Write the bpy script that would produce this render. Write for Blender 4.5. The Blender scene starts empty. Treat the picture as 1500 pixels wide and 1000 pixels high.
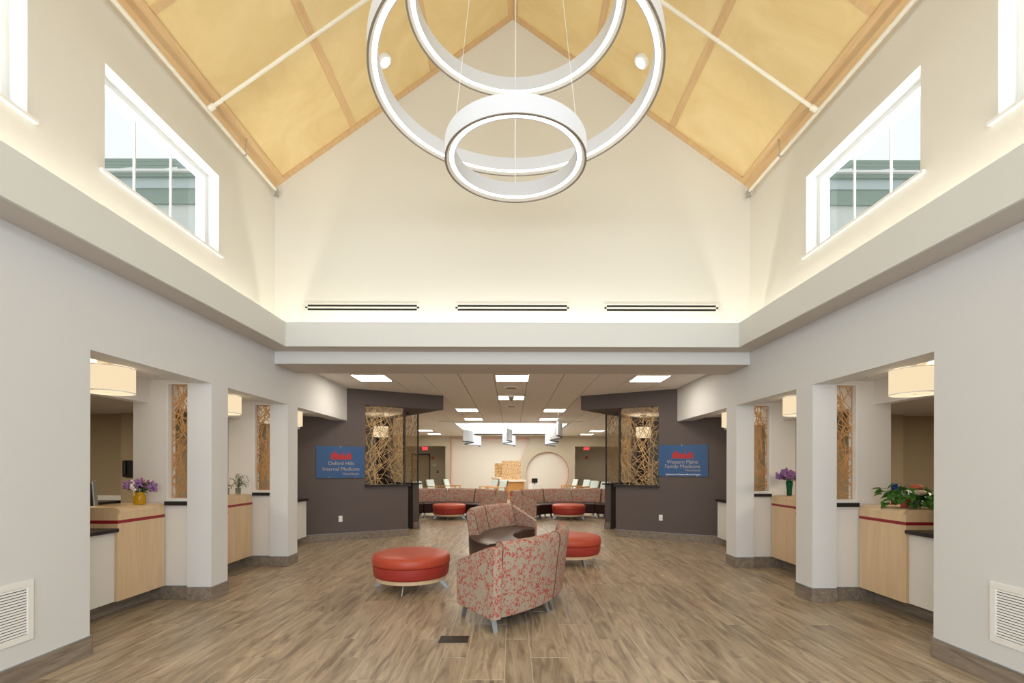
import bpy, bmesh, math, random
from mathutils import Vector, Matrix
from mathutils.geometry import tessellate_polygon
R = math.radians
S = bpy.context.scene
COL = S.collection
random.seed(7)

# ------------------------------------------------------------------ camera, world, light, exposure
cam_d = bpy.data.cameras.new('camera'); cam = bpy.data.objects.new('camera', cam_d); COL.objects.link(cam)
cam.location = (0, 0, 1.5); cam.rotation_euler = (R(90), R(-0.12), 0)
cam_d.sensor_width = 36; cam_d.lens = 17.0; cam_d.shift_y = 183/1500; cam_d.clip_start = .05; cam_d.clip_end = 300
S.camera = cam
S.view_settings.view_transform = 'Standard'; S.view_settings.look = 'None'
S.view_settings.gamma = 1; S.view_settings.use_curve_mapping = False
S.view_settings.exposure = -0.10
w = bpy.data.worlds.new('overcast_sky'); S.world = w; w.use_nodes = True
bg = w.node_tree.nodes['Background']; bg.inputs[0].default_value = (1.0, 1.0, 1.0, 1); bg.inputs[1].default_value = 1.26

def area(name, loc, rot, sx, sy, power, col):
    d = bpy.data.lights.new(name, 'AREA'); d.shape = 'RECTANGLE'; d.size = sx; d.size_y = sy
    d.energy = power; d.color = col
    o = bpy.data.objects.new(name, d); COL.objects.link(o); o.location = loc; o.rotation_euler = rot
    return o
DAY = (.90, .95, 1.0); WARM = (1.0, .80, .56); CREAM = (1.0, .95, .84)
K = dict(entry_fill=345, clere=19, cove=5.2, ring=4.8, troffer=23.0, tray=5.0, drum=5.0, office=85)
# added fill lamp at the unseen entrance behind the camera; daylight through each clerestory window
area('entrance_fill', (0, -3.2, 2.3), (R(90), 0, 0), 6.0, 4.2, K['entry_fill'], DAY)
WIN = [(-2.57, -1.02), (-.39, 1.16), (1.79, 3.34), (3.97, 5.52)]
for s in (-1, 1):
    for (a, b) in WIN:
        area('clerestory_daylight', (s*3.68, (a+b)/2, 4.36), (R(90), 0, R(90 if s > 0 else -90)), 1.45, .8, K['clere'], DAY)

# ------------------------------------------------------------------ materials
def lin(c):
    return tuple(((x/255)/12.92 if x/255 <= .04045 else (((x/255)+.055)/1.055)**2.4) for x in c)+(1,)
MATS = {}
def newmat(name):
    m = bpy.data.materials.new(name); m.use_nodes = True; MATS[name] = m
    return m, m.node_tree, m.node_tree.nodes['Principled BSDF']
def N(nt, t, **kw):
    n = nt.nodes.new(t)
    for k, v in kw.items(): setattr(n, k, v)
    return n
def simple(name, rgb, rough=.6, metal=0, bump=0, bscale=60, var=.0, coat=0):
    m, nt, p = newmat(name); c = lin(rgb)
    p.inputs['Base Color'].default_value = c; p.inputs['Roughness'].default_value = rough
    p.inputs['Metallic'].default_value = metal
    if coat: p.inputs['Coat Weight'].default_value = coat
    if bump or var:
        g = N(nt, 'ShaderNodeNewGeometry'); no = N(nt, 'ShaderNodeTexNoise'); no.inputs['Scale'].default_value = bscale
        no.inputs['Detail'].default_value = 4
        nt.links.new(g.outputs['Position'], no.inputs['Vector'])
        if bump:
            b = N(nt, 'ShaderNodeBump'); b.inputs['Strength'].default_value = bump; b.inputs['Distance'].default_value = .002
            nt.links.new(no.outputs['Fac'], b.inputs['Height']); nt.links.new(b.outputs[0], p.inputs['Normal'])
        if var:
            r = N(nt, 'ShaderNodeValToRGB')
            r.color_ramp.elements[0].position = .3; r.color_ramp.elements[1].position = .7
            r.color_ramp.elements[0].color = tuple(x*(1-var) for x in c[:3])+(1,)
            r.color_ramp.elements[1].color = tuple(min(1, x*(1+var)) for x in c[:3])+(1,)
            nt.links.new(no.outputs['Fac'], r.inputs[0]); nt.links.new(r.outputs[0], p.inputs['Base Color'])
    return m
def emit(name, rgb, strength):
    m = bpy.data.materials.new(name); m.use_nodes = True; nt = m.node_tree
    nt.nodes.remove(nt.nodes['Principled BSDF'])
    e = N(nt, 'ShaderNodeEmission'); e.inputs[0].default_value = rgb+(1,); e.inputs[1].default_value = strength
    nt.links.new(e.outputs[0], nt.nodes['Material Output'].inputs[0]); MATS[name] = m
    return m
def wood(name, ca, cb, cc, rough=.4, axis=2, stretch=14, scale=2.2, rnd=0.0, bands=True):
    """grain stretched along one axis; optional per-piece brightness"""
    m, nt, p = newmat(name)
    g = N(nt, 'ShaderNodeNewGeometry'); oi = N(nt, 'ShaderNodeObjectInfo')
    add = N(nt, 'ShaderNodeMath', operation='ADD'); nt.links.new(oi.outputs['Random'], add.inputs[0]); nt.links.new(g.outputs['Random Per Island'], add.inputs[1])
    fr = N(nt, 'ShaderNodeMath', operation='FRACT'); nt.links.new(add.outputs[0], fr.inputs[0])
    off = N(nt, 'ShaderNodeVectorMath', operation='SCALE'); off.inputs[0].default_value = (37, 53, 71)
    nt.links.new(fr.outputs[0], off.inputs['Scale'])
    va = N(nt, 'ShaderNodeVectorMath', operation='ADD'); nt.links.new(g.outputs['Position'], va.inputs[0]); nt.links.new(off.outputs[0], va.inputs[1])
    mp = N(nt, 'ShaderNodeMapping'); sc = [stretch]*3; sc[axis] = 1.0; mp.inputs['Scale'].default_value = sc
    nt.links.new(va.outputs[0], mp.inputs['Vector'])
    no = N(nt, 'ShaderNodeTexNoise'); no.inputs['Scale'].default_value = scale; no.inputs['Detail'].default_value = 7; no.inputs['Roughness'].default_value = .62
    no.inputs['Distortion'].default_value = 1.1 if bands else .3
    nt.links.new(mp.outputs[0], no.inputs['Vector'])
    r = N(nt, 'ShaderNodeValToRGB'); e = r.color_ramp.elements
    e[0].position = .28; e[0].color = lin(ca); e[1].position = .72; e[1].color = lin(cc)
    n2 = e.new(.5); n2.color = lin(cb)
    nt.links.new(no.outputs['Fac'], r.inputs[0])
    hs = N(nt, 'ShaderNodeHueSaturation')
    mr = N(nt, 'ShaderNodeMapRange'); mr.inputs['To Min'].default_value = 1-rnd; mr.inputs['To Max'].default_value = 1+rnd
    nt.links.new(fr.outputs[0], mr.inputs['Value']); nt.links.new(mr.outputs[0], hs.inputs['Value'])
    nt.links.new(r.outputs[0], hs.inputs['Color']); nt.links.new(hs.outputs[0], p.inputs['Base Color'])
    p.inputs['Roughness'].default_value = rough
    b = N(nt, 'ShaderNodeBump'); b.inputs['Strength'].default_value = .08; b.inputs['Distance'].default_value = .002
    nt.links.new(no.outputs['Fac'], b.inputs['Height']); nt.links.new(b.outputs[0], p.inputs['Normal'])
    return m
simple('paint', (220, 221, 222), .7, bump=.05)
simple('paint_warm_lit', (226, 223, 214), .7, bump=.05)  # wall paint again, warm light of the upper hall put into its colour
simple('fascia_paint', (222, 223, 220), .6)
simple('soffit_paint', (204, 198, 190), .7)
simple('white_paint', (236, 235, 232), .5)
simple('bay_paint', (230, 227, 224), .65)
simple('taupe', (166, 150, 124), .75)
simple('tan_wall', (186, 176, 156), .75)
simple('charcoal', (92, 82, 80), .7, bump=.05)
simple('charcoal_dark', (60, 50, 50), .7)
simple('black_stone', (32, 30, 32), .35, var=.25, bscale=200)
simple('white_laminate', (236, 235, 232), .35)
simple('grout', (198, 186, 170), .9)
simple('red_band', (150, 22, 34), .4)
simple('chrome', (190, 192, 196), .28, metal=1)
simple('alu', (176, 184, 192), .38, metal=.85)
simple('nickel', (190, 180, 160), .3, metal=.9)
simple('black', (22, 22, 24), .45)
simple('dark_void', (30, 26, 22), .9)
simple('black_plate', (46, 40, 36), .5)
simple('white_metal', (240, 240, 238), .4)
simple('ring_white', (220, 224, 232), .35)
simple('ring_lip', (238, 234, 222), .5)
simple('ring_edge', (150, 140, 128), .4)
simple('pipe_paint', (240, 234, 218), .45)
simple('acoustic', (240, 236, 230), .9, bump=.25, bscale=300)
simple('grid_metal', (150, 136, 122), .6)
simple('leather_brown', (66, 46, 40), .32, bump=.15, bscale=220)
simple('leather_dark', (52, 30, 28), .4, bump=.1, bscale=200)
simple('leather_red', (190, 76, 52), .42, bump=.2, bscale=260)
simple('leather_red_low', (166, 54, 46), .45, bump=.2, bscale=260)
simple('piping', (104, 62, 52), .6)
simple('sign_blue', (42, 84, 134), .45)
simple('sign_text', (176, 160, 150), .5)
simple('sign_red', (176, 36, 40), .5)
simple('sign_white', (240, 242, 246), .5)
simple('recess_white', (216, 212, 200), .75)
simple('recess_red', (206, 60, 52), .7)
simple('mint', (206, 218, 212), .6)
simple('brown_fabric', (84, 68, 54), .8)
simple('felt_blue', (206, 216, 228), .8)
simple('felt_edge', (90, 92, 98), .8)
simple('terracotta', (186, 92, 64), .75, var=.12, bscale=30)
simple('leaf', (52, 106, 30), .45, var=.35, bscale=26)
simple('leaf_dark', (34, 78, 30), .5, var=.3, bscale=40)
simple('lilac', (152, 108, 168), .7, var=.3, bscale=70)
simple('mauve', (156, 108, 140), .7, var=.3, bscale=70)
simple('white_flower', (236, 234, 228), .7)
simple('yellow_flower', (236, 196, 30), .6)
simple('stone_paint', (176, 160, 140), .6, var=.5, bscale=90)
simple('blue_plastic', (26, 44, 140), .4)
simple('red_plastic', (176, 24, 44), .4)
simple('counter_solid', (238, 224, 208), .4)
simple('ext_green', (138, 158, 150), .7)
simple('ext_pale', (186, 202, 204), .7)
simple('ext_white', (240, 240, 240), .6)
simple('ext_wall', (214, 220, 216), .7)
simple('screen_grey', (150, 146, 142), .5)
wood('maple_veneer', (216, 186, 148), (224, 196, 158), (230, 204, 168), .42, 2, 9, 1.6, 0, False)
wood('maple_trim', (208, 170, 122), (216, 180, 132), (222, 190, 144), .45, 1, 14, 2.0, .04, False)
wood('maple_ply', (222, 194, 136), (231, 205, 149), (238, 214, 162), .5, 0, 2.0, .8, .03, True)
wood('oak_chair', (176, 122, 62), (196, 142, 80), (206, 156, 94), .45, 0, 9, 3, 0, False)
wood('floor_tile', (104, 88, 72), (166, 148, 126), (202, 186, 162), .36, 1, 8.5, 1.5, .10, True)
wood('base_tile', (106, 96, 88), (136, 124, 112), (160, 148, 134), .4, 1, 8, 2.2, .08, True)
wood('screen_wood', (184, 132, 78), (196, 146, 92), (208, 160, 106), .5, 2, 8, 2, 0, False)
wood('screen_gold', (178, 142, 92), (190, 156, 106), (204, 170, 120), .5, 2, 8, 2, 0, False)
emit('ring_glow', (1.0, .985, .95), K['ring'])
emit('troffer_glow', (1.0, .90, .74), K['troffer'])
emit('tray_glow', (1.0, .97, .9), K['tray'])
emit('shade_glow', (1.0, .80, .52), 1.02)
emit('shade_bottom', (1.0, .82, .54), 1.1)
emit('exit_red', (1.0, .06, .08), 1.3)
emit('can_glow', (1.0, .93, .75), 5)
def glass(name, tint, alpha, rough=.03):
    m = bpy.data.materials.new(name); m.use_nodes = True; nt = m.node_tree; MATS[name] = m
    nt.nodes.remove(nt.nodes['Principled BSDF'])
    t = N(nt, 'ShaderNodeBsdfTransparent'); t.inputs[0].default_value = lin(tint)
    g = N(nt, 'ShaderNodeBsdfGlossy'); g.inputs['Roughness'].default_value = rough
    mx = N(nt, 'ShaderNodeMixShader'); mx.inputs[0].default_value = alpha
    nt.links.new(t.outputs[0], mx.inputs[1]); nt.links.new(g.outputs[0], mx.inputs[2])
    nt.links.new(mx.outputs[0], nt.nodes['Material Output'].inputs[0])
glass('window_glass', (246, 250, 250), .06)
glass('clear_glass', (226, 232, 226), .15)
def tinted(name, rgb, f):
    m = bpy.data.materials.new(name); m.use_nodes = True; nt = m.node_tree; MATS[name] = m; p = nt.nodes['Principled BSDF']
    p.inputs['Base Color'].default_value = lin(rgb); p.inputs['Roughness'].default_value = .12
    t = N(nt, 'ShaderNodeBsdfTransparent'); t.inputs[0].default_value = lin(tuple(min(255, c+60) for c in rgb)); mx = N(nt, 'ShaderNodeMixShader'); mx.inputs[0].default_value = f
    nt.links.new(t.outputs[0], mx.inputs[1]); nt.links.new(p.outputs[0], mx.inputs[2]); nt.links.new(mx.outputs[0], nt.nodes['Material Output'].inputs[0])
tinted('amber_glass', (222, 176, 40), .55)
tinted('green_glass', (30, 112, 82), .6)
def amber_resin():
    m, nt, p = newmat('amber_resin')
    g = N(nt, 'ShaderNodeNewGeometry'); v = N(nt, 'ShaderNodeTexVoronoi', feature='DISTANCE_TO_EDGE'); v.inputs['Scale'].default_value = 14
    nt.links.new(g.outputs['Position'], v.inputs['Vector'])
    r = N(nt, 'ShaderNodeValToRGB'); r.color_ramp.elements[0].position = .05; r.color_ramp.elements[1].position = .14
    r.color_ramp.elements[0].color = lin((168, 126, 78)); r.color_ramp.elements[1].color = lin((212, 178, 130))
    nt.links.new(v.outputs['Distance'], r.inputs[0]); nt.links.new(r.outputs[0], p.inputs['Base Color'])
    p.inputs['Roughness'].default_value = .3
amber_resin()
def blossom():
    m, nt, p = newmat('blossom_fabric')
    tc = N(nt, 'ShaderNodeTexCoord'); L = nt.links.new
    oi = N(nt, 'ShaderNodeObjectInfo'); off = N(nt, 'ShaderNodeVectorMath', operation='SCALE'); off.inputs[0].default_value = (31, 17, 9); L(oi.outputs['Random'], off.inputs['Scale'])
    va = N(nt, 'ShaderNodeVectorMath', operation='ADD'); L(tc.outputs['Object'], va.inputs[0]); L(off.outputs[0], va.inputs[1])
    nz = N(nt, 'ShaderNodeTexNoise'); nz.inputs['Scale'].default_value = 9; nz.inputs['Detail'].default_value = 3; L(va.outputs[0], nz.inputs['Vector'])
    sub = N(nt, 'ShaderNodeVectorMath', operation='SUBTRACT'); sub.inputs[1].default_value = (.5, .5, .5); L(nz.outputs['Color'], sub.inputs[0])
    sc = N(nt, 'ShaderNodeVectorMath', operation='SCALE'); sc.inputs['Scale'].default_value = .11; L(sub.outputs[0], sc.inputs[0])
    ad = N(nt, 'ShaderNodeVectorMath', operation='ADD'); L(va.outputs[0], ad.inputs[0]); L(sc.outputs[0], ad.inputs[1])
    def lt(src, thr, w=.01):
        mr = N(nt, 'ShaderNodeMapRange'); mr.inputs['From Min'].default_value = thr-w; mr.inputs['From Max'].default_value = thr+w
        mr.inputs['To Min'].default_value = 1; mr.inputs['To Max'].default_value = 0; L(src, mr.inputs['Value']); return mr.outputs[0]
    def mul(a, b):
        k = N(nt, 'ShaderNodeMath', operation='MULTIPLY'); L(a, k.inputs[0]); L(b, k.inputs[1]); return k.outputs[0]
    def mx(a, b):
        k = N(nt, 'ShaderNodeMath', operation='MAXIMUM'); L(a, k.inputs[0]); L(b, k.inputs[1]); return k.outputs[0]
    v1 = N(nt, 'ShaderNodeTexVoronoi', feature='DISTANCE_TO_EDGE'); v1.inputs['Scale'].default_value = 9; L(ad.outputs[0], v1.inputs['Vector'])
    br = lt(v1.outputs['Distance'], .018, .010)
    near = lt(v1.outputs['Distance'], .17, .05)
    m1 = N(nt, 'ShaderNodeTexNoise'); m1.inputs['Scale'].default_value = 5.5; L(va.outputs[0], m1.inputs['Vector'])
    keep = lt(m1.outputs['Fac'], .66, .03)
    v2 = N(nt, 'ShaderNodeTexVoronoi'); v2.inputs['Scale'].default_value = 31; v2.inputs['Randomness'].default_value = 1; L(ad.outputs[0], v2.inputs['Vector'])
    leaf = lt(v2.outputs['Distance'], .40, .05)
    v3 = N(nt, 'ShaderNodeTexVoronoi'); v3.inputs['Scale'].default_value = 26; L(ad.outputs[0], v3.inputs['Vector'])
    berry = lt(v3.outputs['Distance'], .24, .03)
    fac = mx(mul(mx(br, mul(leaf, near)), keep), mul(berry, keep))
    r = N(nt, 'ShaderNodeMix', data_type='RGBA'); r.inputs[6].default_value = lin((172, 158, 142)); r.inputs[7].default_value = lin((178, 84, 74))
    L(fac, r.inputs[0]); L(r.outputs[2], p.inputs['Base Color'])
    p.inputs['Roughness'].default_value = .8
blossom()

# ------------------------------------------------------------------ mesh helpers
class MB:
    def __init__(s): s.v = []; s.f = []; s.fm = []; s.mi = 0; s.mats = []
    def use(s, m):
        if m not in s.mats: s.mats.append(m)
        s.mi = s.mats.index(m); return s
    def add(s, vs, fs):
        o = len(s.v); s.v += [tuple(v) for v in vs]; s.f += [tuple(i+o for i in f) for f in fs]; s.fm += [s.mi]*len(fs); return s
    def box(s, x0, x1, y0, y1, z0, z1):
        vs = [(x, y, z) for x in (x0, x1) for y in (y0, y1) for z in (z0, z1)]
        return s.add(vs, [(0, 1, 3, 2), (4, 6, 7, 5), (0, 4, 5, 1), (2, 3, 7, 6), (0, 2, 6, 4), (1, 5, 7, 3)])
    def obox(s, c, ax, ay, az):
        c, ax, ay, az = map(Vector, (c, ax, ay, az))
        vs = [c+i*ax+j*ay+k*az for i in (-1, 1) for j in (-1, 1) for k in (-1, 1)]
        return s.add(vs, [(0, 1, 3, 2), (4, 6, 7, 5), (0, 4, 5, 1), (2, 3, 7, 6), (0, 2, 6, 4), (1, 5, 7, 3)])
    def prism(s, poly, z0, z1):
        n = len(poly); vs = [(p[0], p[1], z0) for p in poly]+[(p[0], p[1], z1) for p in poly]
        return s.add(vs, [tuple(range(n)), tuple(range(n, 2*n))]+[(i, (i+1) % n, n+(i+1) % n, n+i) for i in range(n)])
    def extr(s, pts, d):
        """extrude a planar 3-D polygon by vector d"""
        n = len(pts); d = Vector(d); a = [Vector(p) for p in pts]
        return s.add(a+[p+d for p in a], [tuple(range(n)), tuple(range(n, 2*n))]+[(i, (i+1) % n, n+(i+1) % n, n+i) for i in range(n)])
    def lathe(s, prof, c=(0, 0, 0), seg=32, closed=False):
        vs = []; fs = []; n = len(prof)
        for k in range(seg):
            a = 2*math.pi*k/seg
            vs += [(c[0]+r*math.cos(a), c[1]+r*math.sin(a), c[2]+z) for r, z in prof]
        for k in range(seg):
            k2 = (k+1) % seg
            for i in range(n if closed else n-1):
                j = (i+1) % n; fs.append((k*n+i, k2*n+i, k2*n+j, k*n+j))
        if not closed:
            if prof[0][0] > 1e-6: fs.append(tuple(k*n for k in range(seg)))
            if prof[-1][0] > 1e-6: fs.append(tuple(k*n+n-1 for k in range(seg)))
        return s.add(vs, fs)
    def tube(s, pts, r, seg=8):
        pts = [Vector(p) for p in pts]; vs = []; fs = []
        for i, p in enumerate(pts):
            t = (pts[min(i+1, len(pts)-1)]-pts[max(i-1, 0)]).normalized()
            u = t.cross(Vector((0, 0, 1)) if abs(t.z) < .9 else Vector((1, 0, 0))).normalized(); w_ = t.cross(u)
            rr = r[i] if isinstance(r, (list, tuple)) else r
            vs += [p+rr*(math.cos(2*math.pi*k/seg)*u+math.sin(2*math.pi*k/seg)*w_) for k in range(seg)]
        for i in range(len(pts)-1):
            for k in range(seg): fs.append((i*seg+k, i*seg+(k+1) % seg, (i+1)*seg+(k+1) % seg, (i+1)*seg+k))
        fs += [tuple(range(seg)), tuple(range((len(pts)-1)*seg, len(pts)*seg))]
        return s.add(vs, fs)
    def loft(s, rings):
        """closed rings of equal length, capped"""
        n = len(rings[0]); vs = [p for r in rings for p in r]; fs = []
        for i in range(len(rings)-1):
            for k in range(n): fs.append((i*n+k, i*n+(k+1) % n, (i+1)*n+(k+1) % n, (i+1)*n+k))
        fs += [tuple(range(n)), tuple(range((len(rings)-1)*n, len(rings)*n))]
        return s.add(vs, fs)
    def ball(s, c, r, seg=8, rings=5, sz=1):
        prof = [(max(1e-7, r*math.sin(math.pi*i/rings)), -r*sz*math.cos(math.pi*i/rings)) for i in range(rings+1)]
        prof[0] = (0, prof[0][1]); prof[-1] = (0, prof[-1][1])
        return s.lathe(prof, c, seg)
    def mesh(s, name, mat=None, smooth=None, origin=(0, 0, 0)):
        me = bpy.data.meshes.new(name)
        o = Vector(origin)
        me.from_pydata([Vector(v)-o for v in s.v], [], s.f)
        mats = s.mats or [mat]
        for m in mats: me.materials.append(MATS[m])
        for p, i in zip(me.polygons, s.fm): p.material_index = i
        bm = bmesh.new(); bm.from_mesh(me)
        if smooth is not None: bmesh.ops.remove_doubles(bm, verts=bm.verts, dist=1e-5)
        bmesh.ops.recalc_face_normals(bm, faces=bm.faces); bm.to_mesh(me); bm.free()
        if smooth is not None:
            for p in me.polygons: p.use_smooth = True
            me.set_sharp_from_angle(angle=R(smooth))
        return me
    def build(s, name, mat=None, parent=None, smooth=None, bevel=0, origin=None):
        po = Vector(parent.matrix_world.translation) if False else None
        o = bpy.data.objects.new(name, s.mesh(name, mat, smooth, origin or (0, 0, 0)))
        COL.objects.link(o)
        if origin: o.location = origin
        if parent: o.parent = parent
        if bevel:
            b = o.modifiers.new('bevel', 'BEVEL'); b.width = bevel; b.segments = 2; b.limit_method = 'ANGLE'; b.angle_limit = R(40)
        return o
def tag(o, label=None, cat=None, group=None, kind=None):
    if label: o['label'] = label
    if cat: o['category'] = cat
    if group: o['group'] = group
    if kind: o['kind'] = kind
    return o
def empty(name, loc=(0, 0, 0), rz=0, label=None, cat=None, group=None, kind=None):
    o = bpy.data.objects.new(name, None); COL.objects.link(o); o.location = loc; o.rotation_euler = (0, 0, rz)
    o.empty_display_size = .1
    return tag(o, label, cat, group, kind)
def struct(mb, name, mat=None, parent=None, **k):
    o = mb.build(name, mat, parent, **k)
    if not parent: o['kind'] = 'structure'
    return o
def copy_tree(o, parent=None):
    c = o.copy(); COL.objects.link(c); c.parent = parent
    for ch in list(o.children): copy_tree(ch, c)
    return c
SIDE = {-1: 'left', 1: 'right'}
def bx(mb, s, x0, x1, y0, y1, z0, z1):
    a, b = sorted((s*x0, s*x1)); return mb.box(a, b, y0, y1, z0, z1)

# ------------------------------------------------------------------ main dimensions
HW = 3.35; WT = .27; YG = 6.82; EAVE = 5.46; RIDGE = 7.84; SL = (RIDGE-EAVE)/HW
YB = -3.4          # entrance wall behind the camera
HEAD = 2.42; BAYC = 2.47; CZ = 3.08; FARY = 25.1
def accY(x): return 11.684-.561*x       # plan line of the charcoal wall (x positive outward)
AD = Vector((-1, .561, 0)).normalized() # towards the centre (for s=+1)
P0 = Vector((1.54, 10.82, 0)); RD = Vector((.73, .90, 0)).normalized()
OUT = 8.6

# ------------------------------------------------------------------ floor
sub = MB(); sub.box(-OUT-.3, OUT+.3, YB-.3, 27.6, -.10, -.003)
floor = struct(sub, 'floor', 'grout')
tile_w = [.200, .300, .200, .300, .300]
rows = []; x = -4.45; i = 0
while x < 4.4:
    rows.append((x, x+tile_w[i % 5], i)); x += tile_w[i % 5]; i += 1
LT = 1.2; G = .0036
near, far = [], []
tm = {}
for (xa, xb, i) in rows:
    y = YB + (i*5 % 3)*.4 - LT
    while y < 27.2:
        y0, y1 = max(y, YB), min(y+LT, 27.2)
        if y1 > YB+.02:
            cx, cy = (xa+xb)/2, (y0+y1)/2
            if y1 < 2.3: far.append((xa, xb, y0, y1))
            elif y1 < 11.2: near.append((xa, xb, y0, y1))
            else: far.append((xa, xb, y0, y1))
        y += LT
near.sort(key=lambda t: t[2]); far += near[298:]; near = near[:298]
def tilebox(mb, w_, l_, cx=0, cy=0):
    a, b = w_/2-G, l_/2-G; e = .0012
    mb.add([(cx-a, cy-b, -.003), (cx+a, cy-b, -.003), (cx+a, cy+b, -.003), (cx-a, cy+b, -.003),
            (cx-a+e, cy-b+e, 0), (cx+a-e, cy-b+e, 0), (cx+a-e, cy+b-e, 0), (cx-a+e, cy+b-e, 0)],
           [(4, 5, 6, 7), (0, 1, 5, 4), (1, 2, 6, 5), (2, 3, 7, 6), (3, 0, 4, 7)])
for (xa, xb, y0, y1) in near:
    key = (round(xb-xa, 3), round(y1-y0, 3))
    if key not in tm:
        m = MB(); tilebox(m, *key); tm[key] = m.mesh('floor_tile', 'floor_tile')
    o = bpy.data.objects.new('floor_tile', tm[key]); COL.objects.link(o); o.location = ((xa+xb)/2, (y0+y1)/2, 0); o.parent = floor
m = MB()
for (xa, xb, y0, y1) in far: tilebox(m, xb-xa, y1-y0, (xa+xb)/2, (y0+y1)/2)
o = m.build('distant_floor_tiles', 'floor_tile', floor); o['kind'] = 'stuff'

# ------------------------------------------------------------------ hall side walls
for s in (-1, 1):
    m = MB()
    bx(m, s, HW, HW+WT, YB, 3.84, 0, HEAD)
    bx(m, s, HW, HW+WT, YB, 9.83, HEAD, 3.16)                 # header over the bays
    bx(m, s, HW, HW+WT, 5.39, 5.70, 0, HEAD)                  # piers
    bx(m, s, HW, HW+WT, 7.23, 7.55, 0, HEAD)
    m.use('paint'); m.mats = ['paint', 'paint_warm_lit']; m.mi = 1
    bx(m, s, HW, HW+WT, YB, YG+.3, 3.16, 3.915)
    bx(m, s, HW, HW+WT, YB, YG+.3, 4.81, EAVE+.1)
    ys = [YB]+[t for w_ in WIN for t in w_]+[YG+.3]
    for k in range(0, len(ys), 2): bx(m, s, HW, HW+WT, ys[k], ys[k+1], 3.915, 4.81)
    m.mats = ['paint', 'paint_warm_lit']
    struct(m, 'wall_'+SIDE[s])
    # charcoal walls and the corner nook
    def L(x, off=0, z=0):                                     # point on the charcoal wall line, off = behind the face
        n = Vector((.561, 1, 0)).normalized()
        p = Vector((x, accY(x), z))+off*n
        return Vector((s*p.x, p.y, z))
    def seg(mb, x0, x1, z0, z1, t0=0, t1=.16):
        mb.extr([L(x0, t0, z0), L(x1, t0, z0), L(x1, t1, z0), L(x0, t1, z0)], (0, 0, z1-z0))
    rn = Vector((RD.y, -RD.x, 0))                             # into the nook
    def Q(t, off=0, z=0):
        p = P0+RD*t+rn*off
        return Vector((s*p.x, p.y, z))
    def seg2(mb, t0, t1, z0, z1, o0=0, o1=.16):
        mb.extr([Q(t0, o0, z0), Q(t1, o0, z0), Q(t1, o1, z0), Q(t0, o1, z0)], (0, 0, z1-z0))
    m = MB().use('charcoal')
    seg(m, 4.6, 3.03, 0, 3.12); seg(m, 3.03, 2.24, 0, 1.075); seg2(m, 1.12, 2.55, 0, 1.065); seg2(m, 2.55, 3.3, 0, 3.12)
    m.extr([L(3.03, 0, 2.765), Vector((s*P0.x, P0.y, 2.765)), Q(2.55, 0, 2.765), Q(2.55, .16, 2.765), Q(1.25, .16, 2.765), L(2.32, .16, 2.765), L(3.03, .16, 2.765)], (0, 0, .355))
    acc = struct(m, 'wall_charcoal_'+SIDE[s])
    # nook: inner walls and ceiling, ledges
    m = MB().use('screen_grey')
    bx(m, s, 3.55, 6.3, 13.25, 13.4, 0, 3.12); bx(m, s, 6.2, 6.35, 8.4, 13.3, 0, 3.12)
    m.use('acoustic'); m.extr([L(2.2, .16, 2.80), L(6.3, .16, 2.80), (s*6.3, 13.3, 2.80), Q(3.2, .1, 2.80), Q(1.9, .1, 2.80)], (0, 0, .03))
    struct(m, 'wall_nook_'+SIDE[s])
    t = empty('window_ledge', L(2.63, 0, 1.08), 0, 'long black ledge under the wide lattice screen in the %s charcoal wall' % SIDE[s], 'ledge')
    m = MB(); m.extr([L(3.04, -.05, 1.075), L(2.20, -.05, 1.075), L(2.20, .2, 1.075), L(3.04, .2, 1.075)], (0, 0, .04))
    o = m.build('slab', 'black_stone', t); o.matrix_parent_inverse = Matrix.Translation(-t.location)
    t = empty('window_ledge', Q(1.8, 0, 1.07), 0, 'short black cap on the low charcoal return wall at %s of the waiting room' % SIDE[s], 'ledge')
    m = MB(); m.extr([Q(1.06, -.04, 1.065), Q(2.55, -.04, 1.065), Q(2.55, .2, 1.065), Q(1.06, .2, 1.065)], (0, 0, .035))
    o = m.build('slab', 'black_stone', t); o.matrix_parent_inverse = Matrix.Translation(-t.location)
    # lattice screens in the nook
    def lattice(rng, W, H, kind):
        segs = []
        def clip(p, d, t0=-9, t1=9):
            for a, lo, hi in ((0, 0, W), (1, 0, H)):
                if abs(d[a]) < 1e-6:
                    if not lo <= p[a] <= hi: return None
                    continue
                ta, tb = (lo-p[a])/d[a], (hi-p[a])/d[a]
                if ta > tb: ta, tb = tb, ta
                t0, t1 = max(t0, ta), min(t1, tb)
            return (p[0]+d[0]*t0, p[1]+d[1]*t0, p[0]+d[0]*t1, p[1]+d[1]*t1) if t1-t0 > .03 else None
        if kind == 'long':
            for k in range(int(60*W*H/.95) if W > .5 else 44):
                a = rng.choice([rng.gauss(62, 13), rng.gauss(118, 16), rng.gauss(45, 20), rng.uniform(0, 180)])
                p = (rng.uniform(0, W), rng.uniform(0, H)); ln = rng.uniform(.25, 1.3)
                q = clip(p, (math.cos(R(a)), math.sin(R(a))), -ln/2, ln/2)
                if q: segs.append(q)
            step = .10 if W > .5 else .082
        else: step = .088
        if kind == 'long' and W < .5: segs += [(.005, 0, .005, H), (W-.005, 0, W-.005, H), (0, .005, W, .005), (0, H-.005, W, H-.005)]
        # jittered cell network
        nx, ny = max(2, round(W/step)), round(H/step)
        P = {}
        for i in range(nx+1):
            for j in range(ny+1):
                P[i, j] = (min(W, max(0, (i+(.5 if j % 2 else 0)*.8+rng.uniform(-.33, .33))*W/nx)), min(H, max(0, (j+rng.uniform(-.33, .33))*H/ny)))
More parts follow.
